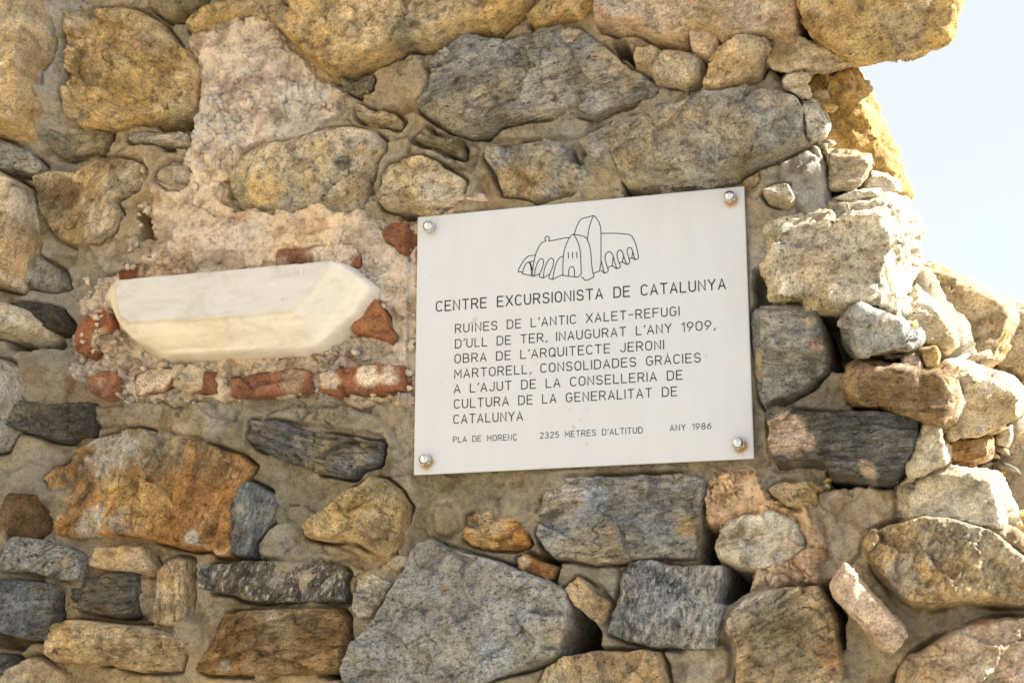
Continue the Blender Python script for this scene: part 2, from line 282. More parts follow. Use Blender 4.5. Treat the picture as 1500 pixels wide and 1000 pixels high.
# family, colour, outline, protrusion, edge radius, grain angle, facets, blobs (x, y, r, colour, strength), label
ST = [
 ('tan', 'tan', Q(-40,-40,66,-40,71,60,64,110,66,170,55,205,30,207,0,197,-40,190), .078, .035, 20, 2, [(20,40,60,'ochre',.4),(30,140,60,'lgrey',.3)], 'tall tan boulder in the top left corner'),
 ('gold', 'gold', T(1,300,70,340,42,480,25,580,45,660,90,720,170,790,230,815,300,800,400,790,455,730,465,640,495,560,505,440,535,360,540,300,500,285,430,310,300,300,150), .06, .022, -35, 3, [(130,25,28,'lgrey',.6),(170,90,55,'brown',.6),(225,75,25,'rust',.5),(215,140,60,'ochre',.7),(240,60,35,'tan',.6)], 'large golden brown stone left of the pink plaster'),
 ('tan', 'olive', Q(222,-30,297,-30,290,5,262,20,240,22,225,10), .05, .012, 10, 1, [], ''),
 ('gold', 'tan', T(1,770,100,810,50,890,5,1000,-30,1080,-10,1115,45,1090,60,1010,45,930,60,860,95,800,120), .05, .012, 20, 1, [(330,20,40,'ochre',.7)], ''),
 ('brown', 'olive', T(1,260,570,300,550,380,540,450,555,440,600,410,640,330,650,260,655,250,620), .045, .008, 0, 1, [], ''),
 ('grey', 'lgrey', T(1,540,560,590,550,680,558,740,545,775,560,770,580,690,585,600,587,545,587), .05, .004, 2, 1, [], ''),
 ('brown', 'tan', T(1,210,780,250,740,330,715,420,680,500,662,580,680,590,720,560,770,500,800,460,830,480,880,450,940,380,1000,300,1015,240,990,215,900), .05, .016, 50, 3, [(105,295,26,'dbrown',.8),(150,260,35,'ochre',.5),(90,320,18,'olive',.6),(145,330,25,'cream',.5),(175,240,25,'brown',.7)], 'rough brown and cream stone with a dark rust patch'),
 ('grey', 'lgrey', T(1,-90,620,50,612,110,630,150,680,130,720,70,715,0,700,-90,690), .03, .012, -20, 1, [(0,240,20,'lgrey',.5)], ''),
 ('tan', 'tan', Q(-40,262,10,258,40,275,48,300,44,350,35,400,28,424,5,420,-40,405), .078, .022, 70, 2, [(15,290,30,'cream',.5)], ''),
 ('tan', 'mortar', T(1,640,740,660,690,700,660,760,670,775,720,740,770,690,775), .022, .015, 0, 1, [(250,245,18,'tan',.5)], ''),
 ('grey', 'grey', T(5,140,175,190,150,235,180,240,240,200,270,150,265), .03, .010, 80, 1, [], ''),
 ('slate', 'black', T(5,130,360,220,345,255,400,250,432,190,430,140,450), .045, .008, 0, 1, [], ''),
 ('tan', 'cream', T(5,-90,365,60,345,120,355,145,400,130,440,80,470,30,460,-90,450), .075, .028, 10, 1, [(40,475,18,'ochre',.6)], 'small rounded cream stone at the left edge'),
 ('gran', 'lgrey', T(5,-110,560,20,565,60,600,80,680,75,760,45,850,10,930,-110,960), .07, .02, 60, 2, [(5,545,15,'ochre',.7)], ''),
 ('slate', 'dark', T(5,75,780,140,755,260,745,360,742,365,800,358,870,280,890,210,885,140,865,60,850), .055, .008, 3, 2, [(60,600,30,'olive',.6)], 'dark narrow slab at the left below the brick row'),
 ('gold', 'gold', Q(394,16,405,-40,800,-40,770,5,735,35,722,46,700,44,655,56,640,68,600,66,560,85,520,103,488,112,478,108,460,85,440,68,415,42,400,30), .07, .02, 15, 3, [(420,20,30,'lgrey',.6),(480,95,40,'orange',.5),(560,20,80,'tan',.7),(660,20,70,'tan',.6),(740,20,25,'ochre',.8),(600,75,30,'olive',.6)], 'huge golden slab at the top edge'),
 ('gold', 'ochre', Q(778,32,795,-5,800,-40,872,-40,868,5,850,20,820,22,800,35,785,38), .05, .014, 30, 1, [], ''),
 ('grey', 'olive', T(2,415,330,470,310,540,315,530,360,480,370,430,345), .025, .005, 15, 1, [], ''),
 ('brown', 'mortar', T(2,480,430,560,460,640,470,665,490,650,515,600,500,540,500,485,475), .022, .006, -12, 1, [(525,165,8,'brown',.7),(575,172,10,'tan',.7)], ''),
 ('brown', 'olive', T(2,720,570,770,520,800,555,870,570,915,585,928,620,925,648,880,630,820,605,770,595), .035, .005, -25, 2, [(620,190,10,'brown',.8),(665,205,10,'lgrey',.6)], ''),
 ('gran', 'cream', Q(332,255,340,228,357,213,400,203,440,203,455,196,480,185,510,182,540,188,555,200,558,212,545,235,535,270,525,290,505,297,470,299,420,302,380,300,345,295,334,280), .045, .024, 25, 2, [(350,230,20,'grey',.6),(350,275,25,'olive',.4),(400,285,30,'ochre',.6),(470,255,35,'ochre',.45),(515,250,14,'dark',.85),(430,240,40,'tan',.5),(480,295,6,'dark',.6)], 'cream and ochre boulder with a dark spot, in the pink plaster'),
 ('gran', 'cream', T(2,600,730,625,690,680,658,760,652,820,670,870,710,935,750,925,800,880,840,820,870,765,888,720,865,640,865,590,850,583,820,600,780), .045, .018, 10, 2, [(600,250,25,'ochre',.35),(640,290,20,'silver',.5)], 'small cream stone above the upper left corner of the plaque'),
 ('grey', 'grey', Q(612,154,626,133,628,102,627,86,651,74,658,58,690,50,735,56,790,44,837,34,855,45,875,63,896,80,910,95,938,105,961,122,952,133,924,144,889,154,870,165,822,162,788,168,735,175,714,188,686,192,658,187,640,175), .05, .014, 12, 3, [(640,140,25,'blue',.7),(690,120,40,'blue',.5),(900,110,40,'tan',.7),(840,50,25,'tan',.5),(780,80,50,'olive',.4),(780,150,60,'lgrey',.6),(880,130,30,'lgrey',.5)], 'large grey schist block above the plaque'),
 ('tan', 'cream', T(3,650,240,665,205,720,180,760,190,840,185,915,200,927,250,910,310,870,340,790,330,735,335,715,300,655,275), .05, .016, 10, 2, [(960,75,30,'tan',.5)], 'small cream block in a gap above the pale boulder'),
 ('tan', 'pink', T(3,890,140,910,115,1000,120,1005,180,960,215,900,200,885,180), .045, .010, 0, 1, [], ''),
 ('tan', 'tan', Q(1032,122,1040,85,1055,68,1080,63,1125,65,1128,72,1110,105,1085,118,1045,128), .06, .010, 0, 2, [(1090,75,20,'cream',.5)], ''),
 ('tan', 'pink', Q(872,0,875,35,880,40,920,42,940,45,960,55,1000,58,1010,45,1050,50,1060,60,1120,55,1165,62,1172,50,1164,0,1164,-60,870,-60), .065, .02, 6, 3, [(920,10,40,'lgrey',.5),(1000,15,60,'tan',.6),(1120,15,40,'cream',.6),(1060,40,50,'ochre',.4)], 'broad pinkish stone at the top edge under the sky'),
 ('gran', 'lgrey', Q(847,203,860,190,880,178,925,165,955,160,990,155,1015,140,1030,131,1100,127,1135,137,1163,147,1177,161,1176,182,1182,208,1165,217,1145,227,1110,237,1071,259,1036,266,1015,272,952,266,917,264,896,245,865,228), .06, .024, 18, 3, [(880,200,40,'silver',.5),(950,210,60,'tan',.6),(1050,200,60,'tan',.5),(940,250,50,'olive',.35),(1080,150,50,'grey',.5),(1140,150,30,'mortar',.7),(1150,200,20,'olive',.5)], 'long pale granite boulder above the upper right corner of the plaque'),
 ('gran', 'lgrey', T(3,15,640,40,610,120,600,180,590,230,600,330,590,370,600,390,660,440,690,455,720,420,760,350,785,270,800,230,810,150,795,100,800,80,760,60,710), .035, .012, -30, 2, [(760,225,25,'grey',.6),(760,270,40,'ochre',.5),(730,235,15,'silver',.6),(835,260,20,'ochre',.4)], 'grey and ochre stone just above the plaque'),
 ('gran', 'lgrey', T(3,715,830,760,785,800,760,870,760,960,775,975,790,965,835,720,845), .03, .010, 0, 1, [], ''),
 ('tan', 'cream', T(4,55,800,110,775,155,780,175,830,160,855,110,835,75,825), .05, .012, 10, 1, [], ''),
 ('grey', 'grey', Q(1098,452,1105,446,1180,447,1192,452,1200,468,1206,490,1212,520,1208,540,1200,548,1188,562,1150,580,1120,590,1112,580,1105,540,1100,490), .045, .010, -10, 2, [(1150,470,30,'lgrey',.6),(1200,510,14,'rust',.5),(1190,480,14,'mortar',.7),(1130,570,25,'olive',.5)], 'grey schist block beside the right edge of the plaque'),
 ('slate', 'dark', Q(1125,605,1140,598,1200,605,1250,608,1310,612,1346,618,1345,640,1335,670,1325,690,1315,702,1290,706,1260,705,1240,700,1218,698,1210,685,1180,680,1140,682,1128,660), .07, .010, -3, 2, [(1155,645,30,'pink',.95),(1185,655,14,'pink',.8),(1300,640,30,'blue',.4),(1275,695,10,'pink',.7)], 'black slab with a pink plaster patch right of the plaque'),
 ('fleck', 'tan', Q(1262,795,1275,775,1305,765,1350,757,1385,758,1420,770,1455,785,1490,810,1540,840,1540,888,1440,882,1400,885,1360,889,1335,887,1315,876,1295,850,1280,830,1268,812), .085, .018, 60, 2, [(1330,800,30,'ochre',.3),(1440,800,60,'olive',.5),(1320,860,25,'lgrey',.6),(1400,875,50,'ochre',.5),(1380,790,40,'lgrey',.4)], 'big speckled grey and tan stone at the lower right edge'),
 ('tan', 'pink', Q(1300,1030,1315,990,1335,960,1370,938,1400,922,1450,906,1540,900,1540,1030), .07, .022, 8, 3, [(1370,970,40,'tan',.5),(1450,930,25,'orange',.4),(1440,985,20,'cream',.8),(1480,940,25,'cream',.5),(1420,960,20,'pale',.5)], 'pinkish stone in the lower right corner'),  # cream and pale blobs stand in for sunlight on the right part
 ('grey', 'tan', Q(1067,900,1090,875,1110,865,1150,862,1195,856,1208,880,1218,910,1228,950,1236,1030,1080,1030,1080,975,1082,945,1066,925), .05, .010, 26, 1, [(1150,930,60,'olive',.6),(1215,960,18,'rust',.5),(1120,880,25,'lgrey',.5),(1100,1000,40,'tan',.4)], 'large striped olive stone at the bottom edge'),
 ('tan', 'pale', Q(1046,800,1050,775,1065,758,1090,750,1105,752,1125,745,1165,762,1172,780,1178,800,1155,820,1120,830,1098,831,1070,824,1050,813), .05, .016, 10, 3, [(1070,790,20,'tan',.4),(1150,800,20,'pink',.5)], 'cream quartz lump below the right corner of the plaque'),
 ('gran', 'tan', Q(1128,715,1150,705,1190,704,1217,725,1190,740,1150,737), .035, .012, 0, 1, [], ''),
 ('gold', 'orange', Q(66,700,75,685,95,665,130,640,165,628,200,627,250,638,300,650,345,665,362,680,350,705,337,735,330,760,330,812,312,811,305,800,270,800,250,797,215,785,150,782,110,785,75,783,68,765,66,730), .045, .012, 75, 2, [(165,660,48,'silver',.85),(215,650,35,'silver',.6),(110,690,20,'dark',.5),(85,730,25,'tan',.5),(250,670,40,'olive',.7),(320,680,30,'olive',.5),(290,740,45,'rust',.75),(315,785,25,'rust',.9),(180,720,40,'ochre',.6),(145,770,28,'silver',.7),(185,765,22,'lgrey',.6),(292,788,10,'silver',.8),(225,740,40,'ochre',.5)], 'large orange stone with a pale grey patch, lower left'),
 ('slate', 'blue', Q(345,708,360,705,385,718,398,735,392,755,378,770,365,790,362,813,345,811,331,809,332,765,337,735), .038, .006, 70, 2, [(365,760,20,'lgrey',.3)], ''),
 ('brown', 'dbrown', T(9,60,215,105,205,140,270,158,320,130,370,90,405,60,400,45,300), .04, .010, 70, 1, [(28,740,10,'tan',.3)], ''),
 ('augen', 'grey', T(9,105,430,120,398,200,405,270,430,335,475,345,500,340,570,250,562,160,545,95,535), .045, .008, 30, 2, [(110,825,10,'ochre',.5)], ''),
 ('slate', 'blue', T(9,40,610,70,578,150,580,215,590,205,650,200,720,180,812,100,805,10,770,35,700), .055, .010, 5, 2, [(30,870,25,'dark',.5)], 'dark blue grey block at the lower left edge'),
 ('tan', 'tan', T(9,388,435,470,428,590,432,605,460,635,520,630,542,560,530,480,525,400,505), .045, .006, 5, 1, [(170,812,30,'ochre',.3)], ''),
 ('slate', 'dark', T(9,330,620,350,575,430,550,555,540,572,600,565,715,480,722,420,715,340,690), .055, .010, 6, 2, [(130,880,20,'olive',.5),(165,897,14,'dbrown',.5)], ''),
 ('brown', 'tan', T(9,650,540,680,490,715,465,755,475,758,570,750,735,690,755,640,745,645,650), .05, .010, 88, 1, [(248,850,16,'ochre',.7),(245,890,14,'brown',.5)], 'short tan stone standing upright'),
 ('brown', 'tan', T(9,205,800,250,755,330,740,450,755,600,760,680,780,720,815,770,830,745,860,720,940,620,948,500,930,460,910,330,915,230,905,200,880), .055, .010, -3, 2, [(230,925,30,'olive',.4),(120,965,35,'ochre',.5),(150,925,40,'cream',.4)], 'long tan stone at the lower left'),
 ('augen', 'dark', Q(298,845,302,828,340,823,400,821,450,825,497,829,506,838,498,850,500,877,450,879,420,880,375,880,350,875,330,865,300,862), .05, .006, 70, 2, [(308,832,7,'silver',.8),(485,855,12,'silver',.9),(325,850,12,'brown',.4),(410,850,14,'lgrey',.4)], 'black and white speckled slab'),
 ('brown', 'brown', Q(284,978,300,955,318,910,325,898,370,895,440,890,490,890,502,905,500,950,498,975,480,982,430,988,350,986,300,985), .05, .008, 3, 2, [(340,960,25,'dbrown',.4),(460,920,30,'dbrown',.4),(330,975,12,'silver',.6),(405,905,10,'mortar',.7)], 'flat chestnut brown stone'),
 ('tan', 'tan', Q(10,1030,25,985,45,962,65,972,90,990,104,1030), .045, .010, -40, 1, [], ''),
 ('grey', 'dark', Q(-40,955,5,960,14,985,5,1003,-40,1010), .03, .008, 0, 1, [], ''),
 ('slate', 'dark', Q(360,638,365,614,400,616,450,630,500,638,540,646,556,645,552,675,525,682,513,696,490,692,445,683,400,664,375,652), .045, .007, -17, 2, [(480,655,40,'olive',.7),(380,620,12,'lgrey',.5),(530,660,20,'olive',.8),(440,650,10,'silver',.3)], 'dark slanting slab below the brick row'),
 ('gold', 'gold', T(10,272,335,320,300,400,235,480,175,560,140,600,150,660,195,700,260,690,300,680,370,650,420,615,470,560,445,480,405,400,400,290,385), .065, .014, -25, 3, [(520,750,25,'ochre',.6),(570,720,25,'olive',.4),(460,780,20,'rust',.4),(560,790,20,'brown',.5)], 'golden wedge shaped stone'),
 ('grey', 'lgrey', T(10,470,640,490,560,540,545,620,570,628,580,560,690,540,720,490,725,460,690), .045, .006, -15, 2, [(550,880,12,'brown',.5)], ''),
 ('tan', 'cream', T(10,612,490,635,458,680,465,690,490,650,525,620,520), .035, .012, 0, 0, [], ''),
 ('salt', 'bgrey', Q(497,985,510,962,540,915,560,880,585,840,590,835,605,800,625,788,650,802,690,812,745,830,800,850,830,868,834,890,830,925,815,962,780,972,720,990,690,1002,600,1030,520,1030,497,1000), .06, .010, 16, 1, [(620,830,45,'grey',.7),(600,900,60,'grey',.5),(700,870,60,'blue',.35),(760,900,50,'silver',.35),(650,960,60,'silver',.4),(825,930,14,'rust',.4),(790,950,40,'olive',.3),(655,865,6,'rust',.8)], 'great pointed grey stone at the bottom below the plaque'),
 ('brown', 'orange', Q(678,785,680,755,695,748,740,745,755,748,760,770,770,795,750,802,715,800,690,795), .035, .008, 0, 1, [(715,752,30,'mortar',.8),(720,785,25,'ochre',.4)], ''),
 ('tan', 'tan', T(10,805,310,815,265,850,250,885,290,900,345,850,375,810,360), .025, .012, 60, 1, [], ''),
 ('grey', 'grey', Q(786,760,795,720,798,703,830,697,900,694,1000,690,1025,700,1028,715,1020,760,1012,812,960,812,900,820,870,823,810,815,795,802,786,782), .04, .010, 0, 2, [(830,730,30,'mortar',.45),(900,720,40,'blue',.5),(920,800,35,'dark',.5),(1005,770,18,'ochre',.6),(830,800,30,'lgrey',.5),(870,820,50,'tan',.4),(960,740,30,'blue',.4)], 'grey schist block right under the plaque'),
 ('brown', 'rust', T(11,160,480,200,460,260,490,325,515,310,555,290,570,240,550,190,540,165,520), .04, .010, -20, 1, [(770,825,10,'plaster',.6)], ''),
 ('tan', 'tan', T(11,372,610,420,565,470,600,540,665,530,700,505,745,470,720,410,670), .05, .006, -42, 1, [(870,880,16,'olive',.6)], ''),
 ('augen', 'grey', T(11,590,600,620,490,720,485,800,510,900,505,1020,505,1015,560,995,660,1030,675,1000,780,985,850,880,850,730,840,620,815,545,785,560,700), .05, .006, 78, 2, [(940,870,60,'blue',.4),(1020,840,30,'lgrey',.4)], 'square grey speckled block below the plaque'),
 ('gran', 'tan', Q(780,1030,790,995,800,975,830,962,870,955,920,953,960,956,970,975,982,1030), .06, .008, 80, 1, [(880,985,50,'brown',.4)], 'tan stone at the bottom edge under the dark gap'),
]
# low flat patches, bricks
BR = [
 (T(5,300,440,330,380,400,340,430,335,470,400,465,435,400,450,390,480,412,530,405,555,370,545,310,520), .022, [(125,440,20,'plaster',1.),(140,495,16,'plaster',1.)], 'broken brick left of the marble piece'),
 (T(5,490,190,560,165,630,160,612,200,572,242,488,242), .012, [(215,395,12,'plaster',.6)], ''),
 (T(5,370,640,430,612,500,615,512,690,450,722,390,702), .03, [(150,560,14,'pink',.4)], ''),
 (T(5,555,630,620,600,735,598,740,672,690,690,575,707), .022, [(215,550,22,'plaster',1.),(242,552,18,'plaster',1.)], 'brick mostly hidden by plaster'),
 (T(5,842,615,905,612,908,700,845,700), .016, [], ''),
 (Q(340,556,380,548,430,543,455,545,459,570,430,575,380,580,342,581), .026, [(430,562,18,'mortar',.5)], 'clean red brick in the middle of the brick row'),
 (T(6,345,630,400,615,500,595,620,590,700,600,718,640,715,690,640,690,540,705,400,708,350,700), .03, [(486,556,13,'plaster',1.),(540,552,16,'plaster',1.),(575,552,13,'plaster',1.),(590,548,10,'dbrick',.6)], 'red brick with three plaster blots at the end of the row'),
 (T(6,155,140,170,110,300,100,490,85,505,130,500,172,400,182,210,185,160,175), .018, [(490,375,34,'plaster',.95),(440,385,14,'dbrick',.4),(415,388,14,'pink',.6)], ''),
 (T(6,608,35,640,0,700,-5,742,40,737,65,712,90,695,127,650,80,620,60), .022, [], 'orange brick fragment beside the upper left corner of the plaque'),
 (T(6,500,410,540,322,580,322,620,380,635,430,657,465,642,490,600,475,540,457,483,447), .03, [(550,480,16,'rust',.5)], 'orange brick fragment right of the marble piece'),
]
# dark hollows (outline, depth)
PITS = [
 (Q(228,180,262,168,277,158,278,186,240,190), .10), (Q(238,205,262,203,268,218,245,224), .09), (Q(35,498,60,485,92,480,90,508,50,524), .09),
 (Q(903,68,915,66,930,84,928,97,912,88), .09), (Q(915,266,960,270,1010,272,1072,260,1060,278,950,295,915,294), .08), (Q(1018,88,1036,85,1033,122,1014,130), .07),
 (Q(1197,450,1222,454,1236,490,1250,502,1266,528,1250,545,1211,545,1217,515,1208,478), .26), (Q(1255,527,1315,514,1335,530,1330,541,1262,536), .16), (Q(1258,598,1345,606,1335,616,1270,610), .14),
 (Q(1212,690,1262,703,1268,710,1222,712), .10), (Q(1199,850,1214,852,1233,900,1234,948,1222,935,1210,890), .09), (Q(3,922,62,930,48,952,12,948), .06),
 (Q(830,955,835,890,842,882,868,908,876,925,876,956), .20), (Q(1048,828,1062,826,1098,834,1098,858,1062,882,1050,872), .20), (Q(1028,826,1030,772,1050,770,1046,800,1052,824), .14),
 (Q(1106,402,1126,395,1130,446,1107,446), .05), (Q(236,12,275,10,274,24,240,26), .06), (Q(482,985,502,978,500,992,485,990), .05), (Q(204,310,222,318,222,345,208,350), .05),
 (Q(478,498,500,480,500,505,485,512), .05), (Q(590,308,612,304,608,318,595,322), .04), (Q(160,450,172,455,176,485,164,470), .04), (Q(1395,524,1430,520,1425,534,1398,532), .1), (Q(797,818,820,824,812,836,798,830), .06),
]
PLASTER = Q(274,35,300,20,385,16,400,35,440,75,475,110,502,125,512,165,500,186,430,210,355,222,338,245,330,285,345,302,430,308,520,300,535,318,560,330,590,318,612,325,618,400,616,560,604,592,560,590,520,592,450,584,300,592,180,590,105,552,100,500,112,452,138,402,190,392,218,352,206,302,224,262,266,236,286,150,282,100,274,70)
PLASTER2 = Q(1036,740,1044,696,1112,688,1132,722,1180,732,1204,762,1202,800,1199,850,1150,866,1110,866,1092,874,1094,835,1050,815,1046,775,1030,772)
RUINED = Q(-3200,-900,-600,-700,300,-640,800,-560,1060,-380,1164,-120,1166,62,1130,72,1128,102,1150,130,1179,160,1184,212,1203,218,1213,240,1216,290,1228,318,1300,320,1318,440,1322,520,1345,545,1385,562,1388,640,1382,686,1450,700,1476,770,1532,800,1750,900,2000,1500,2200,2600,-3200,2600)

# ------------------------------------------------------------------ the wall
wall = empty('ruined_stone_wall', (0.0, 0.25, 0.0))
tag(wall, 'ruined wall of golden, grey and brown field stones in rough mortar', 'wall')
c0 = P(0, 0); c1 = P(1500, 0); c2 = P(1500, 1000); c3 = P(0, 1000)
fx0 = min(c0[0], c3[0])-.03; fx1 = max(c1[0], c2[0])+.03; fz0 = min(c2[2], c3[2])-.03; fz1 = max(c0[2], c1[2])+.03
print('frame', fx0, fx1, fz0, fz1)
G = 0.0022; GS = 0.0019
def axis(a, b, lo, hi):
    core = np.arange(a, b, G)
    left = []; x = a; s = G
    while x > lo: s = min(s*1.12, .03); x -= s; left.append(x)
    right = []; x = core[-1]; s = G
    while x < hi: s = min(s*1.12, .03); x += s; right.append(x)
    return np.concatenate([left[::-1], core, right])
AX = axis(fx0, fx1, -2.6, 1.5); AZ = axis(fz0, fz1, -.05, 2.95)
X, Z = np.meshgrid(AX, AZ)
XL = P(105, 400)[0]; XL2 = P(62, 400)[0]
def base_y(X, Z):
    """the mortar's face, before lumps: steps forward at the left corner"""
    b = .0105+.015*fbm(X*5, Z*5, 0, 11, 3)
    b = b-.055*sstep(XL, XL2, X)
    b = b+.03*sstep(.50, .85, X)
    return b
def panel_zone(X, Z):
    return sstep(-.01, .012, np.minimum.reduce([X-PX0+.006, PX0+PW+.006-X, PZ0+.006-Z, Z-PZ0+PH+.006]))
def colour(c, X, Z, seed, blobs=(), vary=.22, dust=1.0):
    c = np.array(C[c] if isinstance(c, str) else c)
    n = fbm(X*18, Z*18, seed*3.1, seed, 4)
    n2 = fbm(X*9, Z*9, seed*1.7, seed+50, 3)
    col = c*(1+vary*n)[..., None]
    col = col*(1+np.stack([.12*n2, .0*n2, -.22*n2], -1))
    if vary > .18:
        k = dust*.42*sstep(.05, .6, fbm(X*26, Z*26, seed*1.3, seed+21, 5)); col = col*(1-k[..., None])+(c*.45+np.array([.36, .32, .245]))*k[..., None]
        k = dust*.38*sstep(.1, .6, fbm(X*20, Z*20, seed*2.3, seed+22, 5)); col = col*(1-k[..., None])+(c*np.array([.80, .56, .30]))*k[..., None]
    for (bx, by, br, bc, bs) in blobs:
        p = P(bx, by); r = br*.00105
        d = np.sqrt((X-p[0])**2+(Z-p[2])**2)/r
        m = sstep(1.25, .55, d+.55*fbm(X*38, Z*38, bx*.01, seed+9, 4))*bs
        col = col*(1-m[..., None])+np.array(C[bc])*(1+.15*n)[..., None]*m[..., None]
    return col
# distance to the nearest stone, plus mortar lumps
dst = np.full(X.shape, .2)
def poly_xz(pts, y): return PA(pts, y)[:, [0, 2]]
def sub(poly, m):
    i0, i1 = np.searchsorted(AX, [poly[:, 0].min()-m, poly[:, 0].max()+m]); j0, j1 = np.searchsorted(AZ, [poly[:, 1].min()-m, poly[:, 1].max()+m])
    return slice(max(j0, 0), j1), slice(max(i0, 0), i1)
FRA = (slice(np.searchsorted(AZ, fz0), np.searchsorted(AZ, fz1)), slice(np.searchsorted(AX, fx0), np.searchsorted(AX, fx1)))
STP = [poly_xz(s[2], -.015-.042*float(np.clip((60-np.mean([q[0] for q in s[2]]))/35, 0, 1))) for s in ST]
for p in STP:
    w = sub(p, .08); dst[w] = np.minimum(dst[w], np.abs(np.minimum(sdf(p, X[w], Z[w]), 0)))
BY = base_y(X, Z)
fil = .006*np.exp(-dst/.012)*(1+1.1*fbm(X*14, Z*14, 3, 31, 3))+.015*np.exp(-(dst/.022)**2)*sstep(.1, .6, fbm(X*8, Z*8, 13, 36, 4))
YM = BY-fil+.0040*fbm(X*24, Z*24, 0, 12, 4)+.0018*fbm(X*90, Z*90, 0, 13, 3)+.006*np.maximum(0, fbm(X*40, Z*40, 4, 15, 4)-.45)
gate = sstep(-.35, .25, fbm(X*11, Z*11, 7, 33, 3))
YM = YM+.030*np.exp(-((dst-.003)/.0035)**2)*gate
# hairline cracks in the mortar
cr = np.abs(fbm(X*9, Z*9, 5, 61, 4)); YM = YM+.008*np.exp(-(cr/.010)**2)*sstep(-.05, .35, fbm(X*5, Z*5, 1, 66, 2))
for sz, sd_, am, th in ((.0085, 901, .0022, .45), (.005, 911, .0012, .1), (.012, 921, -.0028, .72)):
    (dx, _, dz, a_, b_, c_), _e = cells(X[FRA]/sz, 0*X[FRA], Z[FRA]/sz, sd_)
    YM[FRA] -= am*np.sqrt(np.clip(1-(dx*dx+dz*dz)/(.16+.10*b_), 0, 1))*(a_ > th)
cr = np.abs(fbm(X*19, Z*19, 5, 63, 4)); YM = YM+.004*np.exp(-(cr/.016)**2)*sstep(.1, .5, fbm(X*8, Z*8, 1, 67, 2))
gm, qm = facets(X, 0*X, Z, 690, .035, .05, .14); YM = YM+gm
LOBES = [Q(540,95,620,75,632,105,615,150,590,165,540,165,520,150), Q(553,215,600,200,660,200,700,215,690,250,660,240,620,225,580,235,560,270,545,280,540,250), Q(800,35,850,25,870,10,880,45,905,60,900,80,870,60,840,36),
 Q(1140,235,1180,215,1212,240,1213,285,1222,320,1200,330,1165,300,1140,260), Q(165,195,200,180,235,185,240,220,215,255,205,230,175,230,150,230), Q(130,590,300,590,330,610,360,615,355,640,310,650,250,630,190,625,135,625), Q(430,590,520,590,560,610,590,660,560,650,555,640,500,632,450,622,390,612),
 Q(362,810,380,780,420,760,445,775,520,815,490,822,400,818), Q(800,830,850,822,905,822,910,850,898,880,880,860,850,848,820,865), Q(880,940,890,915,920,925,960,945,955,955,880,955), Q(965,950,1060,940,1078,960,1070,990,1040,1010,985,1010,975,980), Q(1200,720,1260,705,1310,705,1310,760,1265,790,1260,810,1230,830,1200,800,1205,760),
 Q(75,60,100,60,105,180,85,190,72,120), Q(130,360,215,340,215,380,150,400,135,385), Q(690,190,830,165,870,175,860,200,780,205,720,205), Q(560,700,600,690,615,740,600,790,585,820,575,790,590,760)]
for k_, pts in enumerate(LOBES):
    p = poly_xz(pts, 0); w = sub(p, .03); d = sdf(p, X[w], Z[w])+.006*fbm(X[w]*25, Z[w]*25, k_, 43, 4)
    YM[w] = YM[w]-.008*sstep(-.001, .005, d)+.004*np.exp(-((d+.001)/.0025)**2)
pl = poly_xz(PLASTER, 0); dpl = sdf(pl, X, Z)
pitmask = np.zeros(X.shape)
for pts, dep in PITS:
    p = poly_xz(pts, .01); w = sub(p, .03)
    d = sdf(p, X[w], Z[w])+.003*fbm(X[w]*60, Z[w]*60, 1, 41, 3)
    m = sstep(-.005, .002, d); YM[w] = YM[w]+dep*1.5*m; pitmask[w] = np.maximum(pitmask[w], m)
pz = panel_zone(X, Z); YM = np.where(pz > 0, np.maximum(YM, .0105*pz+YM*(1-pz)), YM)
inr = sdf(poly_xz(RUINED, .02), X, Z)+.004*fbm(X*40, Z*40, 0, 71, 3)
YM = YM+np.where(inr < .012, (.012-inr)**2*60, 0)+np.where(inr < 0, -inr*22, 0)
colm = colour('mortar', X, Z, 5, [(60,300,90,'olive',.55),(60,760,120,'olive',.4),(200,600,70,'olive',.4),(400,780,120,'olive',.3),(880,680,200,'olive',.35),(680,720,90,'olive',.5),(1180,260,60,'lgrey',.5),(1240,760,90,'plaster',.45),(640,230,110,'olive',.15),(1330,720,90,'cream',.5),(1260,580,60,'olive',.4),(420,640,140,'olive',.5),(500,150,60,'lgrey',.15)], .13)  # cream blob near the right end paints sunlight onto the mortar
st = sstep(.35, .7, fbm(X*30, Z*30, 2, 81, 4)); colm = colm*(1-.35*st[..., None]*np.array([.8, 1, 1.2]))
grid_obj('mortar', X, Z, YM, inr > -.016, colm, MAT['mortar'], wall)

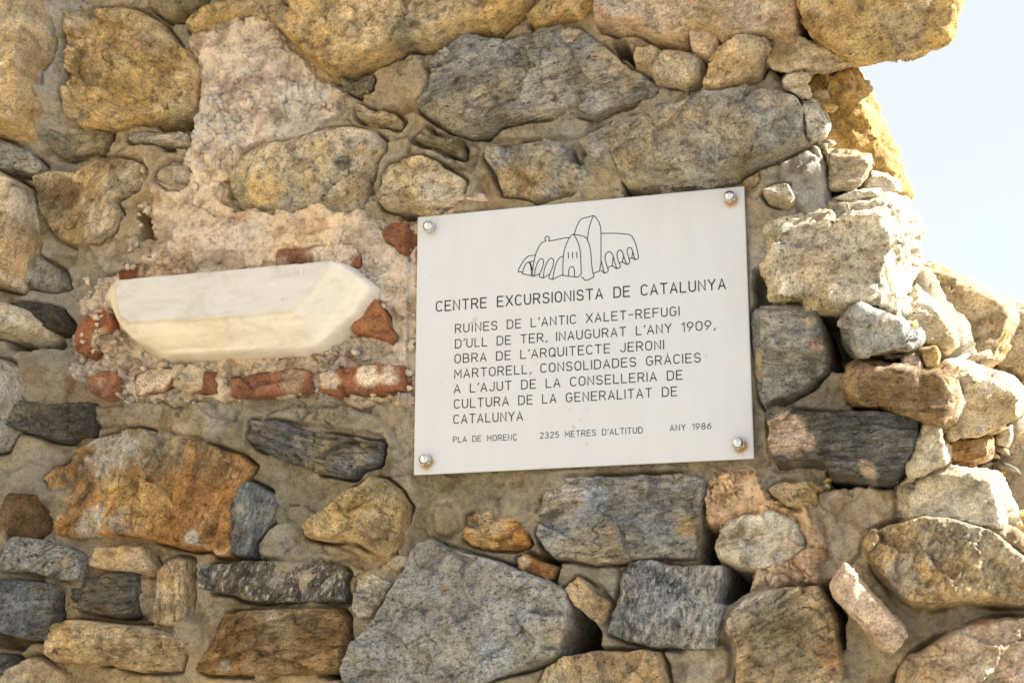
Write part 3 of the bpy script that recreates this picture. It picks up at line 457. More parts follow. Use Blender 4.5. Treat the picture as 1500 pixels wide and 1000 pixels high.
def flake(X, Z, seed):
    n = fbm(X*13, Z*13, seed, seed, 4); k = n*4.5; t = np.floor(k); f = k-t
    return (t+sstep(.0, .16, f))/4.5
for pts, sd, amp in ((PLASTER, 21, 1.0), (PLASTER2, 24, 1.1)):
    p = poly_xz(pts, 0); x, z = np.meshgrid(np.arange(p[:, 0].min()-.02, p[:, 0].max()+.02, .0016), np.arange(p[:, 1].min()-.02, p[:, 1].max()+.02, .0016))
    YW = YM[np.clip(np.searchsorted(AZ, z[:, 0]), 0, len(AZ)-1)][:, np.clip(np.searchsorted(AX, x[0]), 0, len(AX)-1)]
    d = sdf(p, x, z)+.010*fbm(x*32, z*32, 0, sd, 4)
    rough = .35+.75*sstep(-.1, .5, fbm(x*6, z*6, 2, sd+9, 2)) if sd == 24 else .3+.9*sstep(1.985, 1.94, z+.0*x)+.4*sstep(-.1, .5, fbm(x*6, z*6, 2, sd+9, 2))
    y = .013-.014*flake(x, z, sd)*rough*amp-.006*flake(x*2.6, z*2.6, sd+3)*rough-.004*fbm(x*26, z*26, 0, sd, 4)*amp-.0022*fbm(x*90, z*90, 0, sd+1, 3)*amp
    n = np.abs(fbm(x*11, z*11, 9, sd+5, 4)); y = y+.007*np.exp(-(n/.02)**2)
    cz = sstep(-.35, .25, fbm(x*8, z*8, 3, sd+30, 3)) if sd == 24 else np.clip(sstep(1.965, 1.935, z+.01*fbm(x*30, z*30, 0, 5, 3))+.35*sstep(-.1, .5, fbm(x*9, z*9, 3, sd+31, 3)), 0, 1)
    g1, q1 = facets(x, 0*x, z, sd+40, .017, .26, .20); g2, q2 = facets(x, 0*x, z, sd+44, .0075, .34, .30)
    ck = sstep(-.2, .5, fbm(x*12, z*12, 8, sd+33, 2))
    g3, q3 = facets(x, 0*x, z, sd+48, .032, .16, .10)
    y = y-(g3+g1*(.7+cz)+g2*(.6+1.3*cz))+(.15+.45*ck+cz)*(.006*sstep(.10, .0, q1)+.004*sstep(.13, .0, q2))+.006*sstep(.05, .0, q3)+.006*np.maximum(0, fbm(x*30, z*30, 8, sd+35, 4)-.3)
    y = np.where(d > .008, np.minimum(y, YW-.003), y)
    y = y-.006+np.where(d < .006, (.006-d)*1.6, 0)+np.where(d < 0, -d*4, 0)
    for pp, dep in PITS:
        q = poly_xz(pp, .01)
        if q[:, 0].max() > x.min() and q[:, 0].min() < x.max() and q[:, 1].max() > z.min() and q[:, 1].min() < z.max():
            y = y+dep*sstep(-.003, .006, sdf(q, x, z))
    for q in STP+[poly_xz(b_[0], 0) for b_ in BR]:
        if q[:, 0].max() > x.min() and q[:, 0].min() < x.max() and q[:, 1].max() > z.min() and q[:, 1].min() < z.max():
            ii = slice(*np.searchsorted(x[0], [q[:, 0].min()-.01, q[:, 0].max()+.01])); jj = slice(*np.searchsorted(z[:, 0], [q[:, 1].min()-.01, q[:, 1].max()+.01]))
            ds = sdf(q, x[jj, ii], z[jj, ii]); y[jj, ii] += .022*sstep(-.003, .004, ds+.003*fbm(x[jj, ii]*50, z[jj, ii]*50, 3, sd+50, 2))
    k = panel_zone(x, z); y = np.where(k > 0, np.maximum(y, .0095), y)
    col = colour('plaster' if sd == 21 else 'pink', x, z, sd, [(300,25,50,'brown',.5),(490,150,25,'pink',.8),(470,180,50,'mortar',.4),(330,580,90,'mortar',.45),(560,480,70,'mortar',.35),(150,490,70,'mortar',.3),(560,360,40,'lgrey',.4),(1120,840,40,'cream',.4)], .12)
    s = sstep(.25, .6, fbm(x*34, z*34, 4, sd+7, 4)); col = col*(1-.35*s[..., None]*np.array([.8, 1., 1.1]))
    grid_obj('plaster', x, z, y, d > -.012, col, MAT['plaster'], wall)

def field_stone(i, fam, c, poly, prot, rad, ang, nf, blobs, label, name='stone', vary=.22, wob=.0030, bump=1.0, rough=1.0):
    rnd = random.Random(i*13+5)
    if i < 200 and prot < .064: prot *= .80
    m = .016; x0, z0 = poly.min(0)-m; x1, z1 = poly.max(0)+m
    x, z = np.meshgrid(np.arange(x0, x1, GS), np.arange(z0, z1, GS))
    s = 100+i*7
    d = sdf(poly, x, z)+wob*fbm(x*32, z*32, i, s, 4)+.003
    rad = max(rad*.46, .0035)*(.35+1.0*sstep(-.5, .7, fbm(x*14, z*14, i, s+15, 3)))
    u = np.clip(d/rad, 0, 1); e = .25*u**.8+.75*np.clip(1-(1-u)**2, 0, 1)**.6
    a = R(ang); xa = x*math.cos(a)+z*math.sin(a); za = -x*math.sin(a)+z*math.cos(a)
    cx, cz = poly.mean(0); ext = poly.max(0)-poly.min(0)
    face = prot*(1+rnd.uniform(-.22, .22)*(x-cx)/ext[0]*2+rnd.uniform(-.3, .1)*(z-cz)/ext[1]*2)
    for k in range(nf):
        th = rnd.uniform(0, 6.28); t = rnd.uniform(.12, .42); r = rnd.uniform(.1, .6)
        off = (x-cx)*math.cos(th)/ext[0]*2+(z-cz)*math.sin(th)/ext[1]*2
        sl = t*min(ext)/2
        face = np.minimum(face, prot*1.05-(off-r)*sl)
    face = np.maximum(face, prot*.5)
    big = .06*prot*fbm(x*11, z*11, i, s+1, 3)
    st = {'grey': 1.7, 'slate': 2.6, 'brown': 2.4, 'augen': 1.6}.get(fam, 1.25)
    f1, e1 = facets(xa, 0*x, za, s+60, .058, .05, .36, st); f2, e2 = facets(xa, 0*x, za, s+70, .013, .14, .35, st)
    big = big+bump*(f1*rough+f2*rough)
    ledge = fbm(xa*8, za*34, i, s+2, 4)
    rk = np.abs(fbm(xa*16, za*26, i, s+6, 4))
    h = (face+big)*e + bump*u*(.0030*ledge+.0030*fbm(x*48, z*48, i, s+3, 4)+.0013*fbm(xa*90, za*190, i, s+4, 3)-.005*np.exp(-(rk/.035)**2)*sstep(-.2, .4, fbm(x*13, z*13, i, s+8, 2)))
    by = base_y(x, z)+.008
    y = by-h+np.where(d < 0, -d*22, 0)
    k = panel_zone(x, z); y = np.where(k > 0, np.maximum(y, .0098), y)
    col = colour(c, x, z, s, blobs, vary, {'grey': .5, 'slate': .25, 'augen': .2, 'salt': .2, 'gold': .7, 'brown': .5}.get(fam, 1.0))
    # lighter dust and weathering that follows the stone's own banding
    bd = sstep(.15, .6, fbm(xa*9, za*30, i, s+12, 3)); col = col*(1+.20*bd[..., None]-.06)
    o = grid_obj(name, x, z, y, d > -.014, col, MAT[fam], wall, ang)
    if label: o['label'] = label
    return o
for i, (s, p) in enumerate(zip(ST, STP)):
    field_stone(i, s[0], s[1], p, s[3], s[4], s[5], s[6], s[7], s[8])
for i, (pts, prot, blobs, label) in enumerate(BR):
    field_stone(200+i, 'brick', 'brick' if i not in (1, 3) else 'dbrick', poly_xz(pts, 0), prot+.005, .004, 2, 0, blobs, label, name='brick', vary=.15, wob=.0013, rough=.35)
field_stone(230, 'plaster', 'white', poly_xz(T(5,745,595,800,588,858,605,850,690,800,692,738,675), 0), .034, .005, 5, 1, [(285,560,8,'mortar',.6),(270,550,6,'mortar',.6)], 'chipped white fragment in the brick row', name='tile_fragment')
field_stone(231, 'plaster', 'pink', poly_xz(T(2,780,890,900,820,1020,815,1085,845,1050,865,900,902,800,908), 0), .020, .010, 0, 1, [], '', name='plaster_patch', vary=.1)

# ---- rocks in the round
def hull_mesh(name, pts, seed, vox=.0042, amp=1.0, ang=0):
    bm = bmesh.new()
    for p in pts: bm.verts.new(p)
    r = bmesh.ops.convex_hull(bm, input=bm.verts)
    bmesh.ops.delete(bm, geom=[v for v in bm.verts if not v.link_faces], context='VERTS')
    bmesh.ops.recalc_face_normals(bm, faces=bm.faces)
    me = bpy.data.meshes.new(name); bm.to_mesh(me); bm.free()
    o = bpy.data.objects.new(name, me); COL.objects.link(o)
    md = o.modifiers.new('r', 'REMESH'); md.mode = 'VOXEL'; md.voxel_size = vox
    dg = bpy.context.evaluated_depsgraph_get(); ev = o.evaluated_get(dg)
    m2 = bpy.data.meshes.new_from_object(ev); bpy.data.objects.remove(o); bpy.data.meshes.remove(me)
    n = len(m2.vertices); co = np.empty(n*3, np.float32); m2.vertices.foreach_get('co', co); co = co.reshape(-1, 3).astype(float)
    nr = np.empty(n*3, np.float32); m2.vertex_normals.foreach_get('vector', nr); nr = nr.reshape(-1, 3)
    x, y, z = co.T; s = seed
    a = R(ang); xa = x*math.cos(a)+z*math.sin(a); za = -x*math.sin(a)+z*math.cos(a)
    rk = np.abs(fbm(xa*15, y*20, za*26, s+6, 4))
    g1, q1 = facets(xa, y, za, s+60, .055, .13, .38, 1.3); g2, q2 = facets(xa, y, za, s+70, .018, .14, .35, 1.5)
    dsp = .45*g1+.45*g2+.003*fbm(x*14, y*14, z*14, s, 3)+.0022*fbm(x*45, y*45, z*45, s+1, 4)+.0028*fbm(xa*8, y*22, za*36, s+2, 4)-.0035*np.exp(-(rk/.04)**2)+.0012*fbm(x*150, y*150, z*150, s+3, 2)
    co = co+nr*(dsp*amp)[:, None]
    m2.vertices.foreach_set('co', co.astype(np.float32).ravel()); m2.update()
    return m2, co
def size_vox(p): return float(np.clip((p.max(0)-p.min(0)).max()*.001/30, .0016, .0042))
def rock(name, fam, c, poly, yf, ym, yb, seed, parent=None, label=None, group=None, sh=.8, shb=.85, bshift=(0, 0), fshift=(0, 0), blobs=(), ang=0, amp=1.0, extra=(), loc_label=None):
    p = np.array(poly, float); cen = p.mean(0)
    pts = list(PA(cen+(p-cen)*sh+np.array(fshift), yf))+list(PA(p, ym))+list(PA(cen+(p-cen)*shb+np.array(bshift), yb))
    for (ex, ey, eyy) in extra: pts.append(P(ex, ey, eyy))
    me, co = hull_mesh(name, pts, seed, vox=size_vox(p), amp=amp, ang=ang)
    x, y, z = co.T
    cc = np.array(C[c]); n = fbm(x*18, y*18, z*18, seed, 4); n2 = fbm(x*9, y*9, z*9, seed+4, 3)
    col = cc*(1+.2*n)[:, None]*(1+np.stack([.06*n2, 0*n2, -.1*n2], -1))
    for (bx, by, br, bc, bs) in blobs:
        q = P(bx, by, ym); dd = np.sqrt((x-q[0])**2+(z-q[2])**2+((y-ym)*.5)**2)/(br*.00105)
        m = sstep(1.25, .55, dd+.5*fbm(x*38, y*38, z*38, seed+9, 4))*bs
        col = col*(1-m[:, None])+np.array(C[bc])*m[:, None]
    set_col(me, col)
    o = link(name, me, MAT[fam], parent); place(o, co, ang)
    if label: tag(o, label, None if parent else 'stone', group)
    return o
# the wall's own end stones
rock('stone', 'gold', 'ochre', T(4,180,20,215,100,370,245,440,264,530,247,560,252,650,242,690,207,820,187,860,142,885,20,905,-70,180,-70), -.075, -.03, .30, 300, wall, 'broad golden stone jutting out against the sky at the top right', sh=.9, ang=15, blobs=[(1230,50,40,'rust',.35),(1330,60,50,'tan',.6),(1390,30,14,'cream',.7),(1200,20,30,'tan',.6)])
rock('stone', 'gran', 'pale', Q(1121,330,1140,316,1180,308,1240,300,1270,288,1310,284,1332,290,1345,315,1354,336,1345,372,1338,400,1327,424,1322,460,1296,458,1257,448,1222,455,1200,450,1145,447,1128,443,1122,420), -.055, .02, .30, 310, wall, 'big pale granite boulder at the broken end, right of the plaque', sh=.74, fshift=(-24, 4), blobs=[(1180,340,50,'silver',.5),(1200,420,50,'tan',.5),(1260,420,40,'mortar',.6),(1220,330,20,'mortar',.6),(1300,320,25,'grey',.3)], amp=1.2)
rock('stone', 'tan', 'pale', Q(1310,718,1330,692,1390,680,1430,685,1465,693,1474,710,1482,740,1486,765,1480,785,1440,772,1400,762,1370,758,1340,762,1310,765), -.02, .03, .25, 320, wall, 'sunlit cream stone above the big speckled stone', sh=.75, blobs=[(1400,710,50,'mortar',.3),(1450,740,30,'pale',.6)])
rock('stone', 'tan', 'tan', T(4,70,150,90,120,175,118,260,175,375,243,440,268,300,295,170,305,90,300,40,270), -.022, -.004, .2, 325, wall, None, sh=.93, blobs=[(1140,50,22,'cream',.6),(1130,90,20,'ochre',.5)])  # cream blob at the top paints in its sunlit upper edge
G_L = 'loose stones at the broken end of the wall'
def loose(fam, c, poly, yf, ym, yb, seed, label, **k):
    return rock('stone', fam, c, poly, yf, ym, yb, seed, None, label, G_L, **k)
loose('gold', 'ochre', Q(1186,100,1254,94,1264,112,1282,150,1307,210,1327,260,1337,286,1331,293,1290,280,1210,270,1186,200), .13, .20, .42, 330, 'tall golden slab leaning against the sky at the back', sh=.86, fshift=(-14, 0), ang=-60, blobs=[(1240,160,40,'tan',.5),(1290,220,30,'orange',.3)])
loose('tan', 'cream', T(4,132,340,150,308,250,298,252,326,225,347,190,350,155,378,140,370), -.02, .02, .10, 340, 'small pale stone wedged highest under the golden overhang', amp=.6)
loose('tan', 'pale', T(4,155,377,190,344,228,347,257,395,247,418,200,405), -.015, .02, .10, 345, 'small yellow stone between two pale ones under the overhang', amp=.6)
loose('gran', 'pale', T(4,205,412,262,420,302,460,337,530,322,572,290,592,245,612,230,590,225,480), -.02, .03, .14, 350, 'folded pale stone in front of the tall golden slab', ang=-60, amp=.8)
loose('gold', 'tan', Q(1206,220,1240,226,1275,227,1280,240,1273,256,1262,271,1245,279,1212,279), .0, .05, .20, 355, 'flat yellow slab at the foot of the tall golden slab', amp=.7)
loose('tan', 'pale', Q(1262,276,1275,252,1296,254,1316,266,1319,281,1300,286,1268,284), .05, .09, .2, 360, 'pale wedge stone right of the flat yellow slab', amp=.7)
loose('tan', 'cream', Q(1214,292,1250,279,1290,277,1291,287,1245,296), -.01, .03, .12, 365, 'thin cream flake lying on the pale granite boulder', amp=.35)
loose('gran', 'lgrey', Q(1232,482,1240,456,1257,446,1290,457,1325,464,1340,480,1347,497,1340,511,1318,513,1270,521,1255,526,1245,511,1243,498), -.07, -.02, .12, 370, 'grey and cream stone propped over the dark hole', sh=.82, blobs=[(1300,490,30,'tan',.4),(1340,495,10,'orange',.6),(1260,515,14,'orange',.5)])  # orange blob at the lower left colours in the underside shadow
loose('tan', 'cream', Q(1320,470,1328,440,1345,432,1355,435,1370,440,1391,470,1401,486,1402,505,1385,516,1360,509,1345,502), .06, .10, .24, 375, 'smooth cream stone in the notch beside the pale granite boulder', blobs=[(1370,500,25,'ochre',.4)], amp=.8)
loose('tan', 'white', Q(1328,437,1334,420,1343,414,1362,438,1345,442), .12, .15, .24, 377, 'small bright white stone in the notch before the golden backs', amp=.4)
loose('gold', 'tan', Q(1340,420,1345,391,1366,384,1390,395,1430,415,1460,430,1480,445,1488,460,1483,490,1466,525,1450,541,1430,530,1390,524,1350,500), .24, .30, .55, 380, 'wide golden stone against the sky at the back right', sh=.84, ang=60, blobs=[(1470,500,30,'ochre',.6),(1400,440,40,'ochre',.3)])
loose('tan', 'tan', Q(1478,449,1500,444,1560,440,1560,565,1480,558,1452,543,1470,520,1487,490), .36, .42, .7, 385, 'tan stone cut by the right edge of the picture, farthest back', blobs=[(1500,540,30,'brown',.3)])
loose('tan', 'pink', Q(1320,520,1338,512,1349,528,1353,543,1326,540,1319,531), -.035, .0, .05, 390, 'tiny pink stone wedged above the brown ledge stone', amp=.4)
loose('tan', 'ochre', Q(1345,510,1372,506,1379,520,1376,536,1356,542,1350,528), -.03, .01, .08, 392, 'tiny yellow stone beside the tiny pink one', amp=.4)
loose('brown', 'brown', Q(1230,562,1243,536,1260,531,1330,539,1386,545,1394,560,1410,576,1408,592,1386,628,1370,612,1340,607,1290,604,1262,599,1240,591), -.075, -.02, .14, 395, 'dark brown ledge stone with a pale broken end', sh=.86, blobs=[(1400,585,26,'cream',.95),(1375,605,18,'cream',.8),(1260,570,30,'tan',.4),(1300,598,45,'dbrown',.75),(1260,590,25,'dbrown',.6),(1330,550,40,'pink',.3)], ang=-4)  # dark brown blobs along the foot paint in the shaded underside
loose('tan', 'pale', Q(1376,560,1386,531,1400,535,1440,541,1472,550,1492,565,1500,576,1503,611,1476,621,1430,636,1395,643,1380,640), -.0, .06, .32, 400, 'large sunlit tan stone behind the brown ledge stone', sh=.82, fshift=(0, 10), blobs=[(1440,620,50,'ochre',.6),(1480,570,20,'tan',.5)])  # ochre blob low down puts the shaded underside into the colour
loose('brown', 'orange', Q(1383,650,1395,641,1440,635,1458,640,1453,671,1430,679,1395,681,1386,672), .03, .07, .2, 405, 'bright orange stone under the large sunlit stone', amp=.8, blobs=[(1440,660,20,'pink',.4)])
loose('tan', 'cream', Q(1456,640,1470,628,1483,622,1482,645,1476,656,1460,651), .09, .12, .2, 410, 'small cream pebble beside the orange stone', amp=.4)
loose('tan', 'tan', Q(1440,692,1460,660,1482,648,1490,622,1550,600,1550,722,1487,724,1472,715), .16, .22, .5, 415, 'weathered tan block at the right edge behind the cream stone', blobs=[(1470,690,40,'olive',.4)])
loose('brown', 'ochre', Q(1482,747,1540,744,1540,815,1492,802,1480,786), .10, .14, .34, 420, 'brownish stone at the right edge behind the speckled stone', amp=.8, blobs=[(1490,790,14,'rust',.5)])
loose('tan', 'cream', Q(1326,690,1345,642,1350,620,1362,600,1377,612,1374,626,1382,650,1392,670,1388,681,1350,696,1328,708), -.04, .02, .14, 425, 'cream upright stone against the end of the black slab', ang=60, blobs=[(1380,640,14,'ochre',.4)])
loose('tan', 'pink', T(12,325,600,340,550,390,487,430,520,470,590,550,680,640,760,663,800,640,842,600,872,560,862,510,812,460,752,400,692,340,632), -.085, -.06, -.005, 430, 'slim pinkish stone slanting in the mortar at the lower right', sh=.85, ang=-50, amp=.6, blobs=[(1243,862,12,'rust',.5),(1235,830,10,'pale',.5)])

def chips():
    rnd = random.Random(23); Vs, Fs, Cs = [], [], []; n = 0
    for pts, y0, cnt, sz in ((Q(1150,110,1215,110,1222,210,1185,225,1178,160), .035, 8, 9), (Q(1215,275,1310,285,1300,300,1220,300), .04, 9, 9), (Q(1300,455,1345,470,1335,545,1300,540), .02, 8, 9), (Q(1375,515,1450,525,1440,550,1380,545), .16, 10, 12),
                             (Q(1310,690,1345,690,1345,720,1310,725), .0, 7, 9), (Q(1440,650,1490,660,1480,700,1440,690), .14, 8, 11), (Q(1205,660,1225,690,1225,715,1200,720), -.005, 5, 8)):
        p = poly_xz(pts, y0); lo, hi = p.min(0), p.max(0); k = 0
        while k < cnt:
            x, z = rnd.uniform(lo[0], hi[0]), rnd.uniform(lo[1], hi[1])
            if sdf(p, np.array([x]), np.array([z]))[0] < 0: continue
            k += 1; r = sz*.001*rnd.uniform(.6, 1.7); th = rnd.uniform(-.6, .6)
            bm = bmesh.new()
            for q in range(12):
                v = Vector((rnd.gauss(0, 1), rnd.gauss(0, 1), rnd.gauss(0, 1))).normalized()*r*rnd.uniform(.6, 1.1); a_, b_ = v.x*1.5, v.z*.6
                bm.verts.new((x+a_*math.cos(th)-b_*math.sin(th), y0+v.y*1.3, z+a_*math.sin(th)+b_*math.cos(th)))
            bmesh.ops.convex_hull(bm, input=bm.verts)
            bmesh.ops.delete(bm, geom=[v for v in bm.verts if not v.link_faces], context='VERTS')
            bm.verts.index_update(); bmesh.ops.triangulate(bm, faces=bm.faces)
            V = np.array([v.co[:] for v in bm.verts]); Fq = np.array([[v.index for v in f.verts] for f in bm.faces]); bm.free()
            Vs.append(V); Fs.append(Fq+n); n += len(V); Cs.append(np.tile(np.array(C[rnd.choice(['tan', 'cream', 'pale', 'ochre', 'lgrey'])])*rnd.uniform(.7, 1.05), (len(V), 1)))
    o = link('stone_chips', raw_mesh('stone_chips', np.concatenate(Vs), np.concatenate(Fs), np.concatenate(Cs)), MAT['tan'], wall, smooth=False); o['kind'] = 'stuff'
chips()

# rubble core behind the end of the wall
cp = []
for (yy, pts) in ((.16, Q(1150,300,1300,300,1330,470,1390,560,1470,600,1500,700,1620,830,1700,1100,1100,1100)), (.45, Q(1150,200,1280,280,1330,470,1440,530,1480,640,1560,760,1700,1100,1100,1100))):
    cp += list(PA(pts, yy))
me, co = hull_mesh('rubble_core', [p for p in cp if True], 500, vox=.012, amp=1.5)
set_col(me, np.tile(np.array(C['mortar'])*.9, (len(co), 1))); o = link('rubble_core', me, MAT['mortar'], wall); place(o, co)

# stonework beyond the picture's edges, so that the wall goes on to both sides
def beyond():
    rnd = random.Random(3); fam = ['tan', 'gold', 'grey', 'gran', 'brown']; k = 0
    Vs, Qs, Cs = [], [], []; n = 0
    cells = []
    for zz in np.arange(.12, 2.95, .2):
        xx = -2.5+rnd.uniform(0, .2)
        while xx < 1.5:
            w = rnd.uniform(.16, .36); cells.append((xx, zz, w, .17)); xx += w+.025
    for (x0, z0, w, h) in cells:
        if x0+w > fx0-.01 and x0 < fx1+.01 and z0+h > fz0-.01 and z0 < fz1+.01: continue
        poly = np.array([(x0+w/2+w/2*math.cos(t)*abs(math.cos(t))**-.45*rnd.uniform(.85, 1) if abs(math.cos(t)) > 1e-3 else x0+w/2, z0+h/2+h/2*math.sin(t)*rnd.uniform(.85, 1.05)) for t in np.arange(.2, 6.3, .6)])
        rp = poly_xz(RUINED, .02)
        if sdf(rp, poly[:, 0], poly[:, 1]).min() < .03: continue
        g = .009; x, z = np.meshgrid(np.arange(x0-.02, x0+w+.02, g), np.arange(z0-.02, z0+h+.02, g))
        d = sdf(poly, x, z)+.005*fbm(x*20, z*20, k, 7, 3); e = np.sqrt(np.clip(1-(1-np.clip(d/.025, 0, 1))**2, 0, 1))
        y = base_y(x, z)+.01-.055*e*(1+.3*fbm(x*9, z*9, k, 4, 3))+np.where(d < 0, -d*5, 0)
        q = d > -.018; nz, nx = x.shape; q = q[:-1, :-1] & q[1:, 1:] & q[:-1, 1:] & q[1:, :-1]
        idx = np.arange(nx*nz).reshape(nz, nx)
        Qd = np.stack([idx[:-1, :-1][q], idx[:-1, 1:][q], idx[1:, 1:][q], idx[1:, :-1][q]], 1)
        Vs.append(np.stack([x.ravel(), y.ravel(), z.ravel()], 1)); Qs.append(Qd+n); n += nx*nz
        Cs.append(colour(rnd.choice(['tan', 'gold', 'grey', 'cream', 'brown', 'lgrey']), x, z, k).reshape(-1, 3)); k += 1
    V = np.concatenate(Vs); Qa = np.concatenate(Qs); Ca = np.concatenate(Cs)
    used, inv = np.unique(Qa, return_inverse=True)
    o = link('stonework', raw_mesh('stonework', V[used], inv.reshape(-1, 4), Ca[used]), MAT['tan'], wall); o['kind'] = 'stuff'
beyond()

# unseen return wall added at the left corner, sized to darken the left stones
me, co = hull_mesh('added_shade_wall', [(a_, b_, c_) for a_ in (-1.6, fx0-.03) for b_ in (-3.0, .1) for c_ in (-.05, 3.6)], 600, vox=.02, amp=2.2)
set_col(me, colour('mortar', co[:, 0]+co[:, 1], co[:, 2], 77)); o = link('added_shade_wall', me, MAT['mortar'], wall); place(o, co)

# crumbs of plaster and mortar lying in the rough zone round the bricks
def crumbs():
    rnd = random.Random(11); Vs, Fs, Cs = [], [], []; n = 0
    zones = [(Q(105,395,190,390,175,420,150,425,160,470,190,515,130,560,105,540), 26, 5, 'plaster'), (Q(130,520,230,515,480,515,600,505,605,590,450,590,140,592), 46, 4.5, 'plaster'),
             (Q(505,440,545,425,520,330,600,330,610,500,590,580,500,520), 34, 5, 'plaster'), (Q(205,300,230,270,225,380,175,400), 14, 4.5, 'plaster'), (Q(455,90,500,125,510,185,480,185,470,130), 8, 4.5, 'pink')]
    for pts, cnt, size, c in zones:
        p = poly_xz(pts, 0); lo, hi = p.min(0), p.max(0); k = 0
        while k < cnt:
            x, z = rnd.uniform(lo[0], hi[0]), rnd.uniform(lo[1], hi[1])
            if sdf(p, np.array([x]), np.array([z]))[0] < 0: continue
            k += 1
            r = size*.001*rnd.uniform(.5, 1.9)
            bm = bmesh.new()
            for q in range(11):
                v = Vector((rnd.gauss(0, 1), rnd.gauss(0, 1), rnd.gauss(0, 1))).normalized()*r*rnd.uniform(.6, 1.1)
                bm.verts.new((x+v.x*1.25, .002+v.y*.9, z+v.z))
            bmesh.ops.convex_hull(bm, input=bm.verts)
            bmesh.ops.delete(bm, geom=[v for v in bm.verts if not v.link_faces], context='VERTS')
            bm.verts.index_update(); bmesh.ops.triangulate(bm, faces=bm.faces)
            V = np.array([v.co[:] for v in bm.verts]); Fq = np.array([[v.index for v in f.verts] for f in bm.faces]); bm.free()
            Vs.append(V); Fs.append(Fq+n); n += len(V); Cs.append(np.tile(np.array(C[c])*rnd.uniform(.7, 1.1), (len(V), 1)))
    o = link('plaster_crumbs', raw_mesh('plaster_crumbs', np.concatenate(Vs), np.concatenate(Fs), np.concatenate(Cs)), MAT['plaster'], wall, smooth=False); o['kind'] = 'stuff'
crumbs()

# ------------------------------------------------------------------ marble piece
def marble():
    yb = -.03
    out = poly_xz(Q(150,440,160,426,178,414,300,403,400,394,495,386,510,387,530,402,546,417,544,430,531,445,522,460,500,480,480,500,457,512,438,515,330,518,240,523,225,518,200,505,181,485,172,465,165,448,153,446), yb)
    face = poly_xz(Q(184,412,300,402,400,393,497,385,488,402,470,425,458,440,440,461,345,471,300,474,205,478,193,470,187,450), yb)
    m = .012; g = .0018
    x, z = np.meshgrid(np.arange(out[:, 0].min()-m, out[:, 0].max()+m, g), np.arange(out[:, 1].min()-m, out[:, 1].max()+m, g))
    d = sdf(out, x, z)+.001+.0008*fbm(x*60, z*60, 0, 3, 3); df = sdf(face, x, z)+.0012*fbm(x*40, z*40, 0, 8, 3)
    u = np.clip(d/.009, 0, 1); e = np.sqrt(np.clip(1-(1-u)**2, 0, 1))
    away = np.clip(-df, 0, .06)
    h = .066*e-.55*np.minimum(away, .02)-.80*np.maximum(away-.02, 0)-.004*sstep(0, .004, -df)
    h = np.maximum(h, .034*e)+.0012*fbm(x*30, z*30, 0, 4, 4)*sstep(0, .003, -df)+.0003*fbm(x*60, z*60, 0, 5, 3)
    y = .002-h+np.where(d < 0, -d*9, 0)
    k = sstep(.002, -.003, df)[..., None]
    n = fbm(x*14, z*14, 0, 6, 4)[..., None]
    col = np.array([.60, .60, .59])*(1-k)+(np.array([.72, .665, .55])*(1+.08*n))*k  # greyer face, warmer band: the fall of light painted into one marble
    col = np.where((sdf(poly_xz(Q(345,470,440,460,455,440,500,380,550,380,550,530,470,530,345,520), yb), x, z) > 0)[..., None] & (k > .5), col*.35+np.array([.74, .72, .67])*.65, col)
    wr = sstep(.3, .7, fbm(x*22, z*30, 3, 12, 5))*sstep(.03, .0, d); col = col*(1-.12*wr[..., None]*np.array([.6, .8, 1.]))
    ve = np.exp(-(np.abs(fbm(x*7, z*22, 1, 14, 4))/.03)**2); col = col*(1-.03*ve[..., None]*np.array([.6, .8, 1.2]))
    pt = sstep(.55, .75, fbm(x*70, z*70, 6, 15, 3)); y = y+.0012*pt+.0016*sstep(.35, .7, fbm(x*26, z*26, 6, 16, 4))*sstep(.010, .002, np.abs(df)); col = col*(1-.05*pt[..., None]*np.array([.7, .9, 1.1]))
    o = grid_obj('marble_fragment', x, z, y, d > -.010, col, marble_mat(), None, 4)
    tag(o, 'white marble carved piece with curved ends, set in pink plaster above the bricks', 'marble fragment')
marble()

